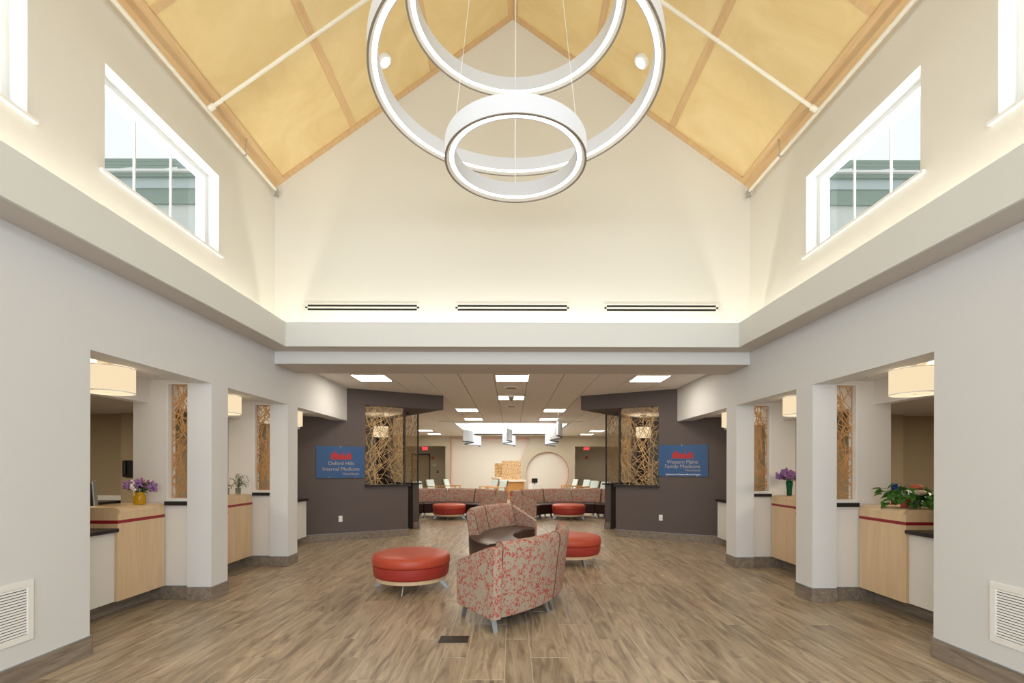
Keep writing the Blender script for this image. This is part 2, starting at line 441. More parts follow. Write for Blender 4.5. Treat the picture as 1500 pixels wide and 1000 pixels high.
        for i in range(nx+1):
            for j in range(ny+1):
                for di, dj, pr in ((1, 0, .55), (0, 1, .8), (1, 1, .6), (1, -1, .45)):
                    if (i+di, j+dj) in P and rng.random() < pr*((.42 if W > .5 else .32) if kind == 'long' else 1):
                        segs.append(P[i, j]+P[i+di, j+dj])
        return segs
    def screen(tr, W, H, kind, rng, mat, bw, parent, xf):
        m = MB()
        for (x0, y0, x1, y1) in lattice(rng, W, H, kind):
            d = Vector((x1-x0, y1-y0)); l = d.length
            if l < .01: continue
            d /= l; n = Vector((-d.y, d.x))*bw*rng.uniform(.75, 1.2)/2; th = rng.uniform(.0025, .0035)
            q = [(x0+n.x, y0+n.y), (x0-n.x, y0-n.y), (x1-n.x, y1-n.y), (x1+n.x, y1+n.y)]
            q = [(min(W, max(0, a)), min(H, max(0, b))) for a, b in q]
            m.add([xf(a, -th, b) for a, b in q]+[xf(a, th, b) for a, b in q],
                  [(0, 1, 2, 3), (4, 5, 6, 7), (0, 1, 5, 4), (1, 2, 6, 5), (2, 3, 7, 6), (3, 0, 4, 7)])
        return m.build('lattice', mat, parent)
    rng = random.Random(11 if s < 0 else 29)
    W1 = (L(2.31)-L(3.03)).length
    t = empty('lattice_screen', (0, 0, 0), 0, 'wide tan lattice screen of crossing strips set in the %s charcoal wall' % SIDE[s], 'screen')
    e1 = (L(2.31)-L(3.03)).normalized(); b1 = L(3.03, .05, 1.115)
    nn = Vector((-e1.y, e1.x, 0))
    screen(None, W1, 1.65, 'long', rng, 'screen_gold', .0085, t, lambda a, d, b: b1+e1*a+nn*d+Vector((0, 0, b)))
    m = MB(); m.extr([L(2.315, .02, 1.115), L(2.285, .02, 1.115), L(2.285, .1, 1.115), L(2.315, .1, 1.115)], (0, 0, 1.655)); m.build('edge_post', 'charcoal_dark', t)
    t = empty('lattice_screen', (0, 0, 0), 0, 'narrow fine-celled lattice screen on the %s return wall beside the waiting room' % SIDE[s], 'screen')
    e2 = (Q(2)-Q(1)).normalized(); b2 = Q(1.17, .015, 1.10); n2_ = Vector((-e2.y, e2.x, 0))
    screen(None, 1.36, 1.665, 'cell', rng, 'screen_gold', .009, t, lambda a, d, b: b2+e2*a+n2_*d+Vector((0, 0, b)))
    m = MB(); m.extr([Q(1.14, .0, 1.1), Q(1.165, .0, 1.1), Q(1.165, .03, 1.1), Q(1.14, .03, 1.1)], (0, 0, 1.67)); m.build('edge_post', 'charcoal_dark', t)

    # ---- reception bays: partitions, bulkhead, ceilings, back office
    m = MB().use('bay_paint')
    for k, y in enumerate((5.45, 7.28)):
        bx(m, s, 3.60, 4.27, y, y+.10, 0, 1.055); bx(m, s, 3.60, 4.27, y, y+.10, 2.43, BAYC+.02)
        bx(m, s, 3.88, 4.27, y, y+.10, 1.055, 2.43)
    bx(m, s, 3.62, 4.21, 3.55, 3.65, 0, BAYC+.02)
    bx(m, s, 4.08, 4.21, 3.55, 9.3, 2.207, 2.62)
    struct(m, 'wall_bays_'+SIDE[s])
    m = MB().use('bay_paint'); bx(m, s, HW+WT-.01, 4.21, 3.55, 9.9, BAYC, BAYC+.05)
    m.use('soffit_paint'); bx(m, s, 4.21, OUT, 1.9, 8.6, 2.40, 2.46)
    struct(m, 'ceiling_bays_'+SIDE[s])
    m = MB(); bx(m, s, 4.21, OUT, 8.5, 8.65, 0, 2.5); bx(m, s, 4.21, 6.70, 8.28, 8.5, 0, 2.4); bx(m, s, OUT, OUT+.15, 1.8, 8.65, 0, 2.5)
    bx(m, s, 3.62, OUT, 1.75, 1.9, 0, 2.5); bx(m, s, 4.3, 4.45, 8.65, 9.3, 0, 3.1)
    struct(m, 'wall_office_'+SIDE[s], 'taupe')
    area('office_light', (s*6.3, 5.6, 2.37), (0, 0, 0), 1.2, .6, K['office'], (1, .86, .66))
    # screens of the bays
    for k, y in enumerate((5.45, 7.28)):
        wh = ('front', 'rear')[k]
        t = empty('lattice_screen', (s*3.75, y+.05, 1.1), 0, 'tall brown lattice strip in white frame above the %s %s reception desk end wall' % (SIDE[s], wh), 'screen')
        inv = Matrix.Translation(-t.location)
        m = MB()
        bx(m, s, 3.87, 3.885, y-.012, y+.11, 1.10, 2.43); bx(m, s, 3.60, 3.87, y-.012, y+.11, 1.10, 1.135); bx(m, s, 3.60, 3.87, y-.012, y+.11, 2.42, 2.435)
        o = m.build('frame', 'white_metal', t); o.matrix_parent_inverse = inv
        rng = random.Random(3+k*5+s)
        o = screen(None, .255, 1.285, 'long', rng, 'screen_wood', .0085, t, lambda a, d, b: Vector((s*(3.868-a), y+.05+d, 1.135+b)))
        o.matrix_parent_inverse = inv
        t = empty('window_ledge', (s*3.75, y, 1.06), 0, 'small black ledge below the lattice strip beside the %s %s reception desk' % (SIDE[s], wh), 'ledge')
        m = MB(); bx(m, s, 3.605, 3.895, y-.035, y+.13, 1.055, 1.10); o = m.build('slab', 'black_stone', t); o.matrix_parent_inverse = Matrix.Translation(-t.location)

    # ---- clerestory windows
    for k, (a, b) in enumerate(WIN):
        t = empty('window_%d' % (k+1 if s < 0 else k+5), (s*HW, (a+b)/2, 3.915), kind='structure'); inv = Matrix.Translation(-t.location)
        m = MB(); z0, z1 = 3.915, 4.81; xi, xo = HW+.13, HW+.22; f = .055
        bx(m, s, xi, xo, a, b, z0, z0+f); bx(m, s, xi, xo, a, b, z1-f, z1); bx(m, s, xi, xo, a, a+f, z0+f, z1-f); bx(m, s, xi, xo, b-f, b, z0+f, z1-f)
        o = m.build('frame', 'white_metal', t); o.matrix_parent_inverse = inv
        g = (b-a-2*f)/3
        for j in (1, 2):
            m = MB(); y = a+f+g*j; bx(m, s, xi+.036, xi+.054, y-.007, y+.007, z0+f, z1-f); o = m.build('mullion', 'white_metal', t); o.matrix_parent_inverse = inv
        for j in range(3):
            m = MB(); y = a+f+g*j; bx(m, s, xi+.043, xi+.047, y+(.007 if j else 0), y+g-(.007 if j < 2 else 0), z0+f, z1-f)
            o = m.build('pane', 'window_glass', t); o.matrix_parent_inverse = inv
        m = MB(); bx(m, s, HW-.03, xi, a-.05, b+.05, z0-.025, z0); o = m.build('sill', 'white_paint', t); o.matrix_parent_inverse = inv
        m = MB(); bx(m, s, HW+.001, xi, a, a+.004, z0, z1); bx(m, s, HW+.001, xi, b-.004, b, z0, z1); bx(m, s, HW+.001, xi, a, b, z1-.004, z1)
        o = m.build('reveal_lining', 'white_paint', t); o.matrix_parent_inverse = inv

# ------------------------------------------------------------------ gable wall, beam, cove
m = MB().use('paint_warm_lit')
m.extr([(-HW, YG, 3.141), (HW, YG, 3.141), (HW, YG, EAVE), (0, YG, RIDGE), (-HW, YG, EAVE)], (0, .25, 0))
struct(m, 'wall_gable')
m = MB().use('fascia_paint'); m.box(-HW, HW, YG, YG+.70, 2.945, 3.14)
m.use('soffit_paint'); m.box(-HW+.002, HW-.002, YG+.004, YG+.696, 2.940, 2.946)
struct(m, 'trim_beam')
FX = 3.06; FYF = 6.525; FB, FT = 3.115, 3.443
m = MB().use('fascia_paint')
m.box(-FX, FX, FYF, FYF+.025, FB, FT)
for s in (-1, 1): bx(m, s, FX, FX+.025, YB, FYF+.025, FB, FT)
m.use('soffit_paint')
m.box(-FX-.025, FX+.025, FYF+.025, YG, FB, FB+.02)
for s in (-1, 1): bx(m, s, FX+.025, HW, YB, YG, FB, FB+.0199)
struct(m, 'trim_cove')
def cove(name, label, x0, x1, y0, y1, ax):
    m = MB(); m.box(x0, x1, y0, y1, FB+.02, FB+.045)
    o = m.build(name, 'white_metal'); tag(o, label, 'light')
cove('cove_light', 'hidden linear light lying in the cove below the gable wall', -2.9, 2.9, 6.64, 6.69, 0)
cove('cove_light', 'hidden linear light lying in the cove along the left wall', -3.21, -3.16, YB+.2, 6.4, 1)
cove('cove_light', 'hidden linear light lying in the cove along the right wall', 3.16, 3.21, YB+.2, 6.4, 1)
area('cove_glow', (0, 6.665, FB+.05), (R(180), 0, 0), 5.9, .05, K['cove']*5.9, CREAM)
for s in (-1, 1): area('cove_glow', (s*3.185, 1.65, FB+.05), (R(180), 0, 0), .05, 9.8, K['cove']*9.8*.8, CREAM)

# entrance wall behind the camera, glazed
m = MB().use('paint')
m.box(-HW, -3.0, YB-.25, YB, 0, EAVE); m.box(3.0, HW, YB-.25, YB, 0, EAVE); m.box(-3.0, 3.0, YB-.25, YB, 4.6, EAVE)
m.extr([(-HW, YB, EAVE), (HW, YB, EAVE), (0, YB, RIDGE)], (0, -.25, 0))
struct(m, 'wall_entrance')
t = empty('window_9', (0, YB, 0), kind='structure')
m = MB()
for x in (-3, -1.5, 0, 1.5, 3): m.box(x-.03, x+.03, -.15, -.05, 0, 4.6)
for z in (0.03, 2.3, 4.57): m.box(-3, 3, -.15, -.05, z-.03, z+.03)
m.build('frame', 'alu', t)
for i in range(4):
    for z0, z1 in ((.06, 2.27), (2.33, 4.54)):
        m = MB(); m.box(-3+1.5*i+.03, -1.5+1.5*i-.03, -.103, -.097, z0, z1); m.build('pane', 'window_glass', t)

# ------------------------------------------------------------------ vaulted plywood ceiling
ceil = empty('ceiling', (0, 0, EAVE), kind='structure')
cinv = Matrix.Translation(-ceil.location)
def cpt(s, x, y, off=0):           # x = distance from the ridge line, off = down into the room
    n = Vector((-SL, 0, -1)).normalized()
    p = Vector((x, y, RIDGE-SL*x))+off*Vector((n.x, 0, n.z))
    return Vector((s*p.x, y, p.z))
def cslab(mb, s, x0, x1, y0, y1, o0, o1):
    a = [cpt(s, x0, y0, o0), cpt(s, x1, y0, o0), cpt(s, x1, y1, o0), cpt(s, x0, y1, o0)]
    b = [cpt(s, x0, y0, o1), cpt(s, x1, y0, o1), cpt(s, x1, y1, o1), cpt(s, x0, y1, o1)]
    mb.add(a+b, [(0, 1, 2, 3), (4, 5, 6, 7), (0, 1, 5, 4), (1, 2, 6, 5), (2, 3, 7, 6), (3, 0, 4, 7)])
xs = [.03, 1.12, 2.23, 3.24]; yb = [YB, -.70, 1.80, 4.30, 6.76]
for s in (-1, 1):
    m = MB(); cslab(m, s, -.0, 3.6, YB-.1, YG+.2, -.12, -.002); o = m.build('deck', 'maple_trim', ceil); o.matrix_parent_inverse = cinv
    for i in range(3):
        for j in range(4):
            m = MB(); cslab(m, s, xs[i]+.004, xs[i+1]-.004, yb[j]+.004, yb[j+1]-.004, 0, .012); o = m.build('plywood_panel', 'maple_ply', ceil); o.matrix_parent_inverse = cinv
    for x in (1.12, 2.23):
        m = MB(); cslab(m, s, x-.035, x+.035, YB, 6.76, .012, .022); o = m.build('batten', 'maple_trim', ceil); o.matrix_parent_inverse = cinv
    for y in (-.70, 1.80, 4.30):
        m = MB(); cslab(m, s, .03, 3.24, y-.035, y+.035, .012, .021); o = m.build('batten', 'maple_trim', ceil); o.matrix_parent_inverse = cinv
    m = MB(); cslab(m, s, 3.22, 3.36, YB, 6.82, 0, .035); o = m.build('edge_trim', 'maple_trim', ceil); o.matrix_parent_inverse = cinv
    m = MB(); cslab(m, s, .0, 3.34, 6.74, 6.82, 0, .034); o = m.build('edge_trim', 'maple_trim', ceil); o.matrix_parent_inverse = cinv
    m = MB(); cslab(m, s, .0, .07, YB, 6.80, 0, .03); o = m.build('ridge_trim', 'maple_trim', ceil); o.matrix_parent_inverse = cinv

# ceiling can lights on the slopes
for s in (-1, 1):
    c = cpt(s, 1.65, 6.14, .012); n = Vector((-s*SL, 0, -1)).normalized()
    t = empty('ceiling_downlight', c, 0, 'small round downlight on the %s wood ceiling slope' % SIDE[s], 'light')
    q = n.to_track_quat('Z', 'Y'); t.rotation_mode = 'QUATERNION'; t.rotation_quaternion = q
    m = MB(); m.lathe([(.070, .0), (.095, .0), (.095, .035), (.070, .045)], seg=32, closed=True); m.build('trim_ring', 'white_metal', t, smooth=40)
    m = MB(); m.lathe([(.0, .02), (.071, .02), (.071, .03), (0, .03)], seg=32); m.build('lens', 'can_glow', t, smooth=40)

# sprinkler pipes
for s in (-1, 1):
    t = empty('sprinkler_pipe', (s*3.27, 6.7, 5.31), 0, 'white sprinkler pipe running along the eave of the %s ceiling slope' % SIDE[s], 'pipe'); inv = Matrix.Translation(-t.location)
    m = MB(); m.tube([(s*3.27, YB+.05, 5.31), (s*3.27, 6.70, 5.31)], .022, 12); o = m.build('main_pipe', 'pipe_paint', t, smooth=50); o.matrix_parent_inverse = inv
    m = MB(); m.tube([(s*3.27, 6.66, 5.31), (s*3.27, 6.72, 5.31)], .03, 12); m.tube([(s*3.27, 6.70, 5.33), (s*3.27, 6.70, 5.25)], .02, 12); m.lathe([(0, 5.235), (.035, 5.24), (.035, 5.25), (0, 5.252)], (s*3.27, 6.70, 0), 16)
    o = m.build('nozzle', 'chrome', t, smooth=50); o.matrix_parent_inverse = inv
    for y in (5.9, 3.4, .8):
        m = MB(); m.tube([(s*3.27, y, 5.31), (s*3.24, y, 5.50)], .006, 6); m.tube([(s*3.27, y-.012, 5.31), (s*3.27, y+.012, 5.31)], .027, 12)
        o = m.build('hanger', 'chrome', t); o.matrix_parent_inverse = inv
    for y in (5.17, 1.6):
        if y > 3: lab = 'white branch pipe crossing the %s wood ceiling slope up to the ridge' % SIDE[s]
        else: lab = 'white branch pipe overhead near the entrance on the %s slope' % SIDE[s]
        a = Vector((s*3.25, y, 5.31)); b = Vector((s*.35, y, 5.31+(3.25-.35)*SL*.985))
        u = empty('branch_pipe', a, 0, lab, 'pipe'); inv2 = Matrix.Translation(-a)
        m = MB(); m.tube([a, b], .020, 12); o = m.build('pipe', 'pipe_paint', u, smooth=50); o.matrix_parent_inverse = inv2
        d = (b-a).normalized(); m = MB(); m.tube([a, a+d*.06], .030, 12); m.tube([a+d*.06, a+d*.07], .034, 12); o = m.build('coupling', 'pipe_paint', u, smooth=50); o.matrix_parent_inverse = inv2
        m = MB(); q = a+d*2.2; m.tube([q, q+Vector((0, 0, .27))], .005, 6); o = m.build('hanger', 'chrome', u); o.matrix_parent_inverse = inv2

# ------------------------------------------------------------------ ring pendants
RX, RY = .025, 4.13
def ring(r, z, label):
    t = empty('ring_pendant', (RX, RY, z), 0, label, 'pendant light')
    h = .15; w_ = .085
    m = MB(); m.lathe([(r, 0), (r, h), (r-w_, h), (r-w_, h-.012), (r-.012, h-.012), (r-.012, 0)], seg=128, closed=True); m.build('outer_band', 'ring_white', t, smooth=40)
    m = MB(); m.lathe([(r-.016, -.002), (r-.016, .004), (r+.0012, .004), (r+.0012, -.002)], seg=128, closed=True); m.build('rim', 'ring_edge', t, smooth=40)
    m = MB(); m.lathe([(r-w_, .02), (r-w_, h-.012), (r-w_+.006, h-.012), (r-w_+.006, .02)], seg=128, closed=True); m.build('inner_band', 'ring_white', t, smooth=40)
    m = MB(); m.lathe([(r-w_+.012, .020), (r-w_+.012, .05), (r-.040, .05), (r-.040, .020)], seg=128, closed=True); m.build('diffuser', 'ring_glow', t, smooth=40)
    m = MB(); m.lathe([(r-w_+.007, .034), (r-w_+.007, .06), (r-.013, .06), (r-.013, .034)], seg=128, closed=True); m.build('reflector', 'ring_white', t, smooth=40)
    m = MB(); m.lathe([(r-.041, .021), (r-.041, .030), (r-.0125, .030), (r-.0125, .0045)], seg=128, closed=True); m.build('lip', 'ring_lip', t, smooth=40)
    for k in range(3):
        a = R(90+120*k); rr = r-w_/2
        top = Vector((.35*rr*math.cos(a), .12*rr*math.sin(a), RIDGE-.22-z-.35*rr*abs(math.cos(a))*SL))
        m = MB(); m.tube([(rr*math.cos(a), rr*math.sin(a), h-.01), (rr*math.cos(a), rr*math.sin(a), h+.03)], .007, 8)
        m.tube([(rr*math.cos(a), rr*math.sin(a), h), top], .0022 if k else .0048, 6); m.build('cable', 'white_metal', t)
    return t
ring(.60, 4.08, 'smallest white ring pendant, lit underneath, hanging lowest of the three rings')
ring(1.22, 4.71, 'largest white ring pendant, lit underneath, hanging between the other two rings')
ring(.925, 5.35, 'middle-sized white ring pendant, lit underneath, hanging highest of the three rings')
t = empty('ceiling_canopy', (RX, RY, RIDGE-.2), 0, 'white round canopy at the ridge from which the ring pendants hang', 'canopy')
m = MB(); m.lathe([(0, 0), (.2, 0), (.2, .03), (.03, .04), (.03, .2), (0, .2)], seg=32); m.build('plate', 'white_metal', t, smooth=40)

# ------------------------------------------------------------------ linear air diffusers on the gable
for k, (xc, lab) in enumerate(((-2.115, 'left'), (0.0, 'middle'), (2.10, 'right'))):
    t = empty('linear_diffuser', (xc, YG, 3.735), 0, '%s twin-slot linear air diffuser on the gable wall above the cove' % lab, 'vent')
    m = MB(); hw = .80
    for z0, z1 in ((-.062, -.042), (-.012, .012), (.040, .062)): m.box(-hw, hw, -.008, 0, z0, z1)
    m.box(-hw, -hw+.03, -.008, 0, -.042, .04); m.box(hw-.03, hw, -.008, 0, -.042, .04); m.build('frame', 'paint_warm_lit', t)
    for z0, z1 in ((-.042, -.012), (.012, .040)):
        m = MB(); m.box(-hw+.03, hw-.03, -.003, -.001, z0, z1); m.build('slot', 'dark_void', t)

# ------------------------------------------------------------------ baseboards (wood-look tiles)
def board(parent, a, b, z1=.148, th=.014, mat='base_tile', inv=None):
    """a,b plan points; the face that looks to the room is offset to the left-hand normal"""
    a, b = Vector(a), Vector(b); d = (b-a); L_ = d.length; d /= L_; n = Vector((-d.y, d.x)); k = max(1, round(L_/1.0)); st = L_/k
    for i in range(k):
        p, q = a+d*(st*i+.001), a+d*(st*(i+1)-.001)
        m = MB(); m.extr([(p.x, p.y, .001), (q.x, q.y, .001), (q.x+n.x*th, q.y+n.y*th, .001), (p.x+n.x*th, p.y+n.y*th, .001)], (0, 0, z1))
        m.build('base_tile', mat, parent)
    m = MB(); m.extr([(a.x, a.y, z1+.001), (b.x, b.y, z1+.001), (b.x+n.x*(th+.001), b.y+n.y*(th+.001), z1+.001), (a.x+n.x*(th+.001), a.y+n.y*(th+.001), z1+.001)], (0, 0, .004))
    m.build('edge_strip', 'alu', parent)
for s in (-1, 1):
    bb = empty('baseboard_'+SIDE[s], kind='structure')
    def bd(p, q, **k):
        p, q = (s*p[0], p[1]), (s*q[0], q[1])
        if s > 0: board(bb, p, q, **k)
        else: board(bb, q, p, **k)
    bd((HW, YB), (HW, 3.84)); bd((HW, 3.855), (3.62, 3.855))
    for y0, y1 in ((5.39, 5.70), (7.23, 7.55)):
        bd((3.62, y0), (HW-.014, y0)); bd((HW, y0-.014), (HW, y1))
    for y in (5.45, 7.28): bd((4.09, y), (3.62, y))
    for y0, y1 in ((3.66, 5.45), (5.56, 7.28), (7.39, 9.40)): bd((4.09, y0), (4.09, y1), z1=.15)
    n = Vector((.561, 1)).normalized()
    bd((4.1, accY(4.1)), (2.235, accY(2.235)))
    c = Vector((2.24, accY(2.24))); bd(c, c+n*.16)
    q1 = P0+RD*1.12; rn = Vector((RD.y, -RD.x, 0))
    bd((q1.x+rn.x*.16, q1.y+rn.y*.16), (q1.x, q1.y)); q2 = P0+RD*3.3; bd((q1.x, q1.y), (q2.x, q2.y))

# ------------------------------------------------------------------ reception desks
def part(mb, name, mat, t, **k):
    o = mb.build(name, mat, t, **k); o.matrix_parent_inverse = Matrix.Translation(-t.location); return o
for s in (-1, 1):
    for k, (ya, yb_, yl) in enumerate(((4.785, 5.43, 3.70), (6.62, 7.26, 5.60), (7.9, 8.35, 9.36))):
        wh = ('front', 'rear', 'far')[k]
        if k < 2:
            t = empty('reception_desk', (s*3.9, (ya+yb_)/2, 0), 0, 'maple transaction desk with red inlay line and low counter in the %s %s bay' % (wh, SIDE[s]), 'desk')
        else:
            t = empty('reception_desk', (s*3.9, 8.7, 0), 0, 'white low desk with black counter in the farthest %s bay beside the charcoal wall' % SIDE[s], 'desk')
        if k < 2:
            # rounded waterfall panel: profile in x-z
            r = .055; pr = [(3.90, .155)]
            for j in range(7): a = R(180+(-90)*j/6) ; pr.append((3.90+r+r*math.cos(a), 1.08-r+r*math.sin(a)))
            pr += [(4.36, 1.08), (4.36, 1.04), (3.96, 1.04), (3.96, .155)]
            zb0, zb1 = .925, .957
            def shell(y0, y1, z0, z1, name, mat, grow=0):
                m = MB(); pts = []
                m.extr([(s*(x-(grow if x < 3.92 else 0)), y0, z) for x, z in pr], (0, y1-y0, 0)); return part(m, name, mat, t, smooth=30)
            shell(ya, yb_, 0, 0, 'front_panel', 'maple_veneer')
            m = MB(); bx(m, s, 3.8985, 3.93, ya-.0005, yb_, zb0, zb1); part(m, 'red_inlay', 'red_band', t)
            # near end panel: solid side from front to back
            m = MB(); e = [(3.905, .88)]+[(x, z) for x, z in pr[1:8]]+[(4.36, 1.08), (4.36, .88)]
            m.extr([(s*x, ya+.001, z) for x, z in e], (0, .03, 0)); part(m, 'end_panel', 'maple_veneer', t)
            m = MB(); bx(m, s, 3.93, 4.36, ya-.0008, ya+.004, zb0, zb1); part(m, 'red_inlay', 'red_band', t)
            lo, hi = yl, ya-.002
        else:
            lo, hi = 7.6, yl-.12
        xd = 4.6 if k < 2 else 4.18
        m = MB(); bx(m, s, 3.885, xd, lo, hi, .845, .88); part(m, 'low_counter', 'black_stone', t)
        m = MB(); bx(m, s, 3.93, 3.95, lo, hi, .155, .845); part(m, 'modesty_panel', 'white_laminate', t)
        m = MB(); bx(m, s, 3.95, xd, lo, yb_ if k < 2 else hi, .155, .175); part(m, 'bottom', 'white_laminate', t)
        if k < 2:
            m = MB(); bx(m, s, 4.36, 4.9, ya, yb_, .715, .745); part(m, 'inner_worktop', 'black_stone', t)
            m = MB(); bx(m, s, 4.34, 4.36, ya, yb_, .175, 1.04); part(m, 'back_panel', 'white_laminate', t)

# ------------------------------------------------------------------ drum lamps
def drum(x, y, ztop, ceilz, label, pw=1.0, r=.2, h=.235):
    t = empty('drum_lamp', (x, y, ceilz), 0, label, 'ceiling lamp', 'drum lamps over the reception bays'); z1 = ztop-ceilz; z0 = z1-h
    m = MB(); m.lathe([(r, z0), (r, z1), (r-.006, z1), (r-.006, z0)], seg=40, closed=True); sh = m.build('shade', 'shade_glow', t, smooth=40)
    m = MB(); m.lathe([(r+.001, z0), (r+.001, z0+.008), (r-.012, z0+.008), (r-.012, z0)], seg=40, closed=True); m.build('shade_rim', 'white_metal', sh, smooth=40); m = MB(); m.lathe([(r+.001, z1-.006), (r+.001, z1), (r-.008, z1), (r-.008, z1-.006)], seg=40, closed=True); m.build('shade_rim', 'white_metal', sh, smooth=40)
    m = MB(); m.lathe([(0, z0+.002), (r-.012, z0+.004), (r-.012, z0+.009), (0, z0+.01)], seg=40); df = m.build('diffuser', 'shade_bottom', t, smooth=40)
    m = MB(); m.lathe([(0, z0-.008), (.012, z0-.004), (.012, z0+.002), (0, z0+.002)], seg=16); m.build('finial', 'nickel', df, smooth=40)
    m = MB(); m.tube([(0, 0, 0), (0, 0, z1+.0)], .012, 12); m.tube([(0, 0, z1-.02), (0, 0, z0+.02)], .006, 8)
    m.lathe([(0, -.001), (.085, -.001), (.085, -.012), (.07, -.016), (0, -.016)], seg=32); m.build('canopy', 'nickel', t, smooth=40)
    d = bpy.data.lights.new('drum_bulb', 'POINT'); d.energy = K['drum']*pw; d.color = WARM; d.shadow_soft_size = .05
    o = bpy.data.objects.new('drum_bulb', d); COL.objects.link(o); o.location = (x, y, ceilz+(z0+z1)/2+.04)
    d = bpy.data.lights.new('drum_bulb', 'POINT'); d.energy = K['drum']*pw*.7; d.color = WARM; d.shadow_soft_size = .12
    o = bpy.data.objects.new('drum_bulb', d); COL.objects.link(o); o.location = (x, y, ceilz+z0-.05)
for s in (-1, 1):
    for y, wh in ((4.52, 'front'), (6.33, 'rear'), (8.2, 'farthest')):
        drum(s*3.77, y, 2.415, BAYC, 'glowing cream drum lamp on the ceiling of the %s %s bay' % (wh, SIDE[s]))
    drum(s*3.31, 12.2, 2.50, 2.80, 'glowing drum lamp seen through the wide lattice in the %s nook' % SIDE[s], 1.6, .18, .26)
    m = MB(); t = empty('fire_sprinkler', (s*3.70, 5.02, BAYC), 0, 'small white sprinkler head on the ceiling of the front %s bay' % SIDE[s], 'sprinkler')
    m.lathe([(0, 0), (.035, 0), (.03, -.006), (.012, -.01), (.010, -.035), (0, -.036)], seg=16); m.build('body', 'white_metal', t, smooth=40)
    m = MB(); m.lathe([(0, -.037), (.018, -.037), (.018, -.040), (0, -.040)], seg=12); m.build('deflector', 'chrome', t)

# ------------------------------------------------------------------ wall grilles
for s in (-1, 1):
    t = empty('wall_grille', (s*HW, 2.98, .5), 0, 'white louvred air grille low on the near %s wall' % SIDE[s], 'vent')
    hy, hz, f = .40, .208, .045
    m = MB()
    for a, b, c, d in ((-hy, hy, -hz, -hz+f), (-hy, hy, hz-f, hz), (-hy, -hy+f, -hz+f, hz-f), (hy-f, hy, -hz+f, hz-f)): bx(m, -s, 0, .012, a, b, c, d)
    m.build('frame', 'white_metal', t, bevel=.003)
    m = MB(); bx(m, -s, .0005, .0015, -hy+f, hy-f, -hz+f, hz-f); m.build('backing', 'dark_void', t)
    n = 17; st = (2*hz-2*f)/n
    m = MB()
    zc = 0
    m.add([(-s*.002, -hy+f, .006), (-s*.010, -hy+f, -.005), (-s*.011, -hy+f, -.003), (-s*.003, -hy+f, .008),
           (-s*.002, hy-f, .006), (-s*.010, hy-f, -.005), (-s*.011, hy-f, -.003), (-s*.003, hy-f, .008)],
          [(0, 1, 2, 3), (4, 5, 6, 7), (0, 1, 5, 4), (1, 2, 6, 5), (2, 3, 7, 6), (3, 0, 4, 7)])
    me = m.mesh('slat', 'white_metal')
    for i in range(n):
        o = bpy.data.objects.new('slat', me); COL.objects.link(o); o.parent = t; o.location = (0, 0, -hz+f+st*(i+.5))

# floor box
t = empty('floor_box', (-.50, 4.19, 0), 0, 'small dark brown floor outlet cover in front of the patterned sofa', 'floor box')
m = MB(); m.box(-.125, .125, -.08, .08, .0005, .006); m.build('cover', 'black_plate', t, bevel=.002)
m = MB(); m.box(-.105, -.005, -.06, .06, .006, .008); m.build('flap', 'black_plate', t); m = MB(); m.box(.005, .105, -.06, .06, .006, .008); m.build('flap', 'black_plate', t)

# ------------------------------------------------------------------ charcoal wall: outlets and signs
sky = [(0, 0), (1, 0), (1, .52), (.965, .58), (.93, .60), (.875, .70), (.81, .62), (.78, .5), (.74, .38), (.69, .34), (.665, .38), (.655, .6), (.635, .72), (.628, 1.0), (.615, .72), (.60, .58), (.595, .40),
       (.55, .42), (.53, .50), (.46, .52), (.42, .48), (.36, .48), (.33, .46), (.31, .60), (.27, .62), (.24, .70), (.215, .70), (.205, .84), (.185, .84), (.165, .80), (.15, .66), (.10, .60), (.05, .58), (.0, .62)]
def text(body, size, loc, parent, mat, align='CENTER', name='lettering', width=1.0, bold=.0):
    c = bpy.data.curves.new(name, 'FONT'); c.body = body; c.size = size; c.align_x = align; c.extrude = .0008; c.offset = bold
    o = bpy.data.objects.new(name, c); COL.objects.link(o)
    dg = bpy.context.evaluated_depsgraph_get(); me = bpy.data.meshes.new_from_object(o.evaluated_get(dg)); bpy.data.objects.remove(o)
    me.materials.clear(); me.materials.append(MATS[mat])
    o = bpy.data.objects.new(name, me); COL.objects.link(o); o.parent = parent; o.location = loc; o.rotation_euler = (R(90), 0, 0); o.scale = (width, 1, 1)
    return o
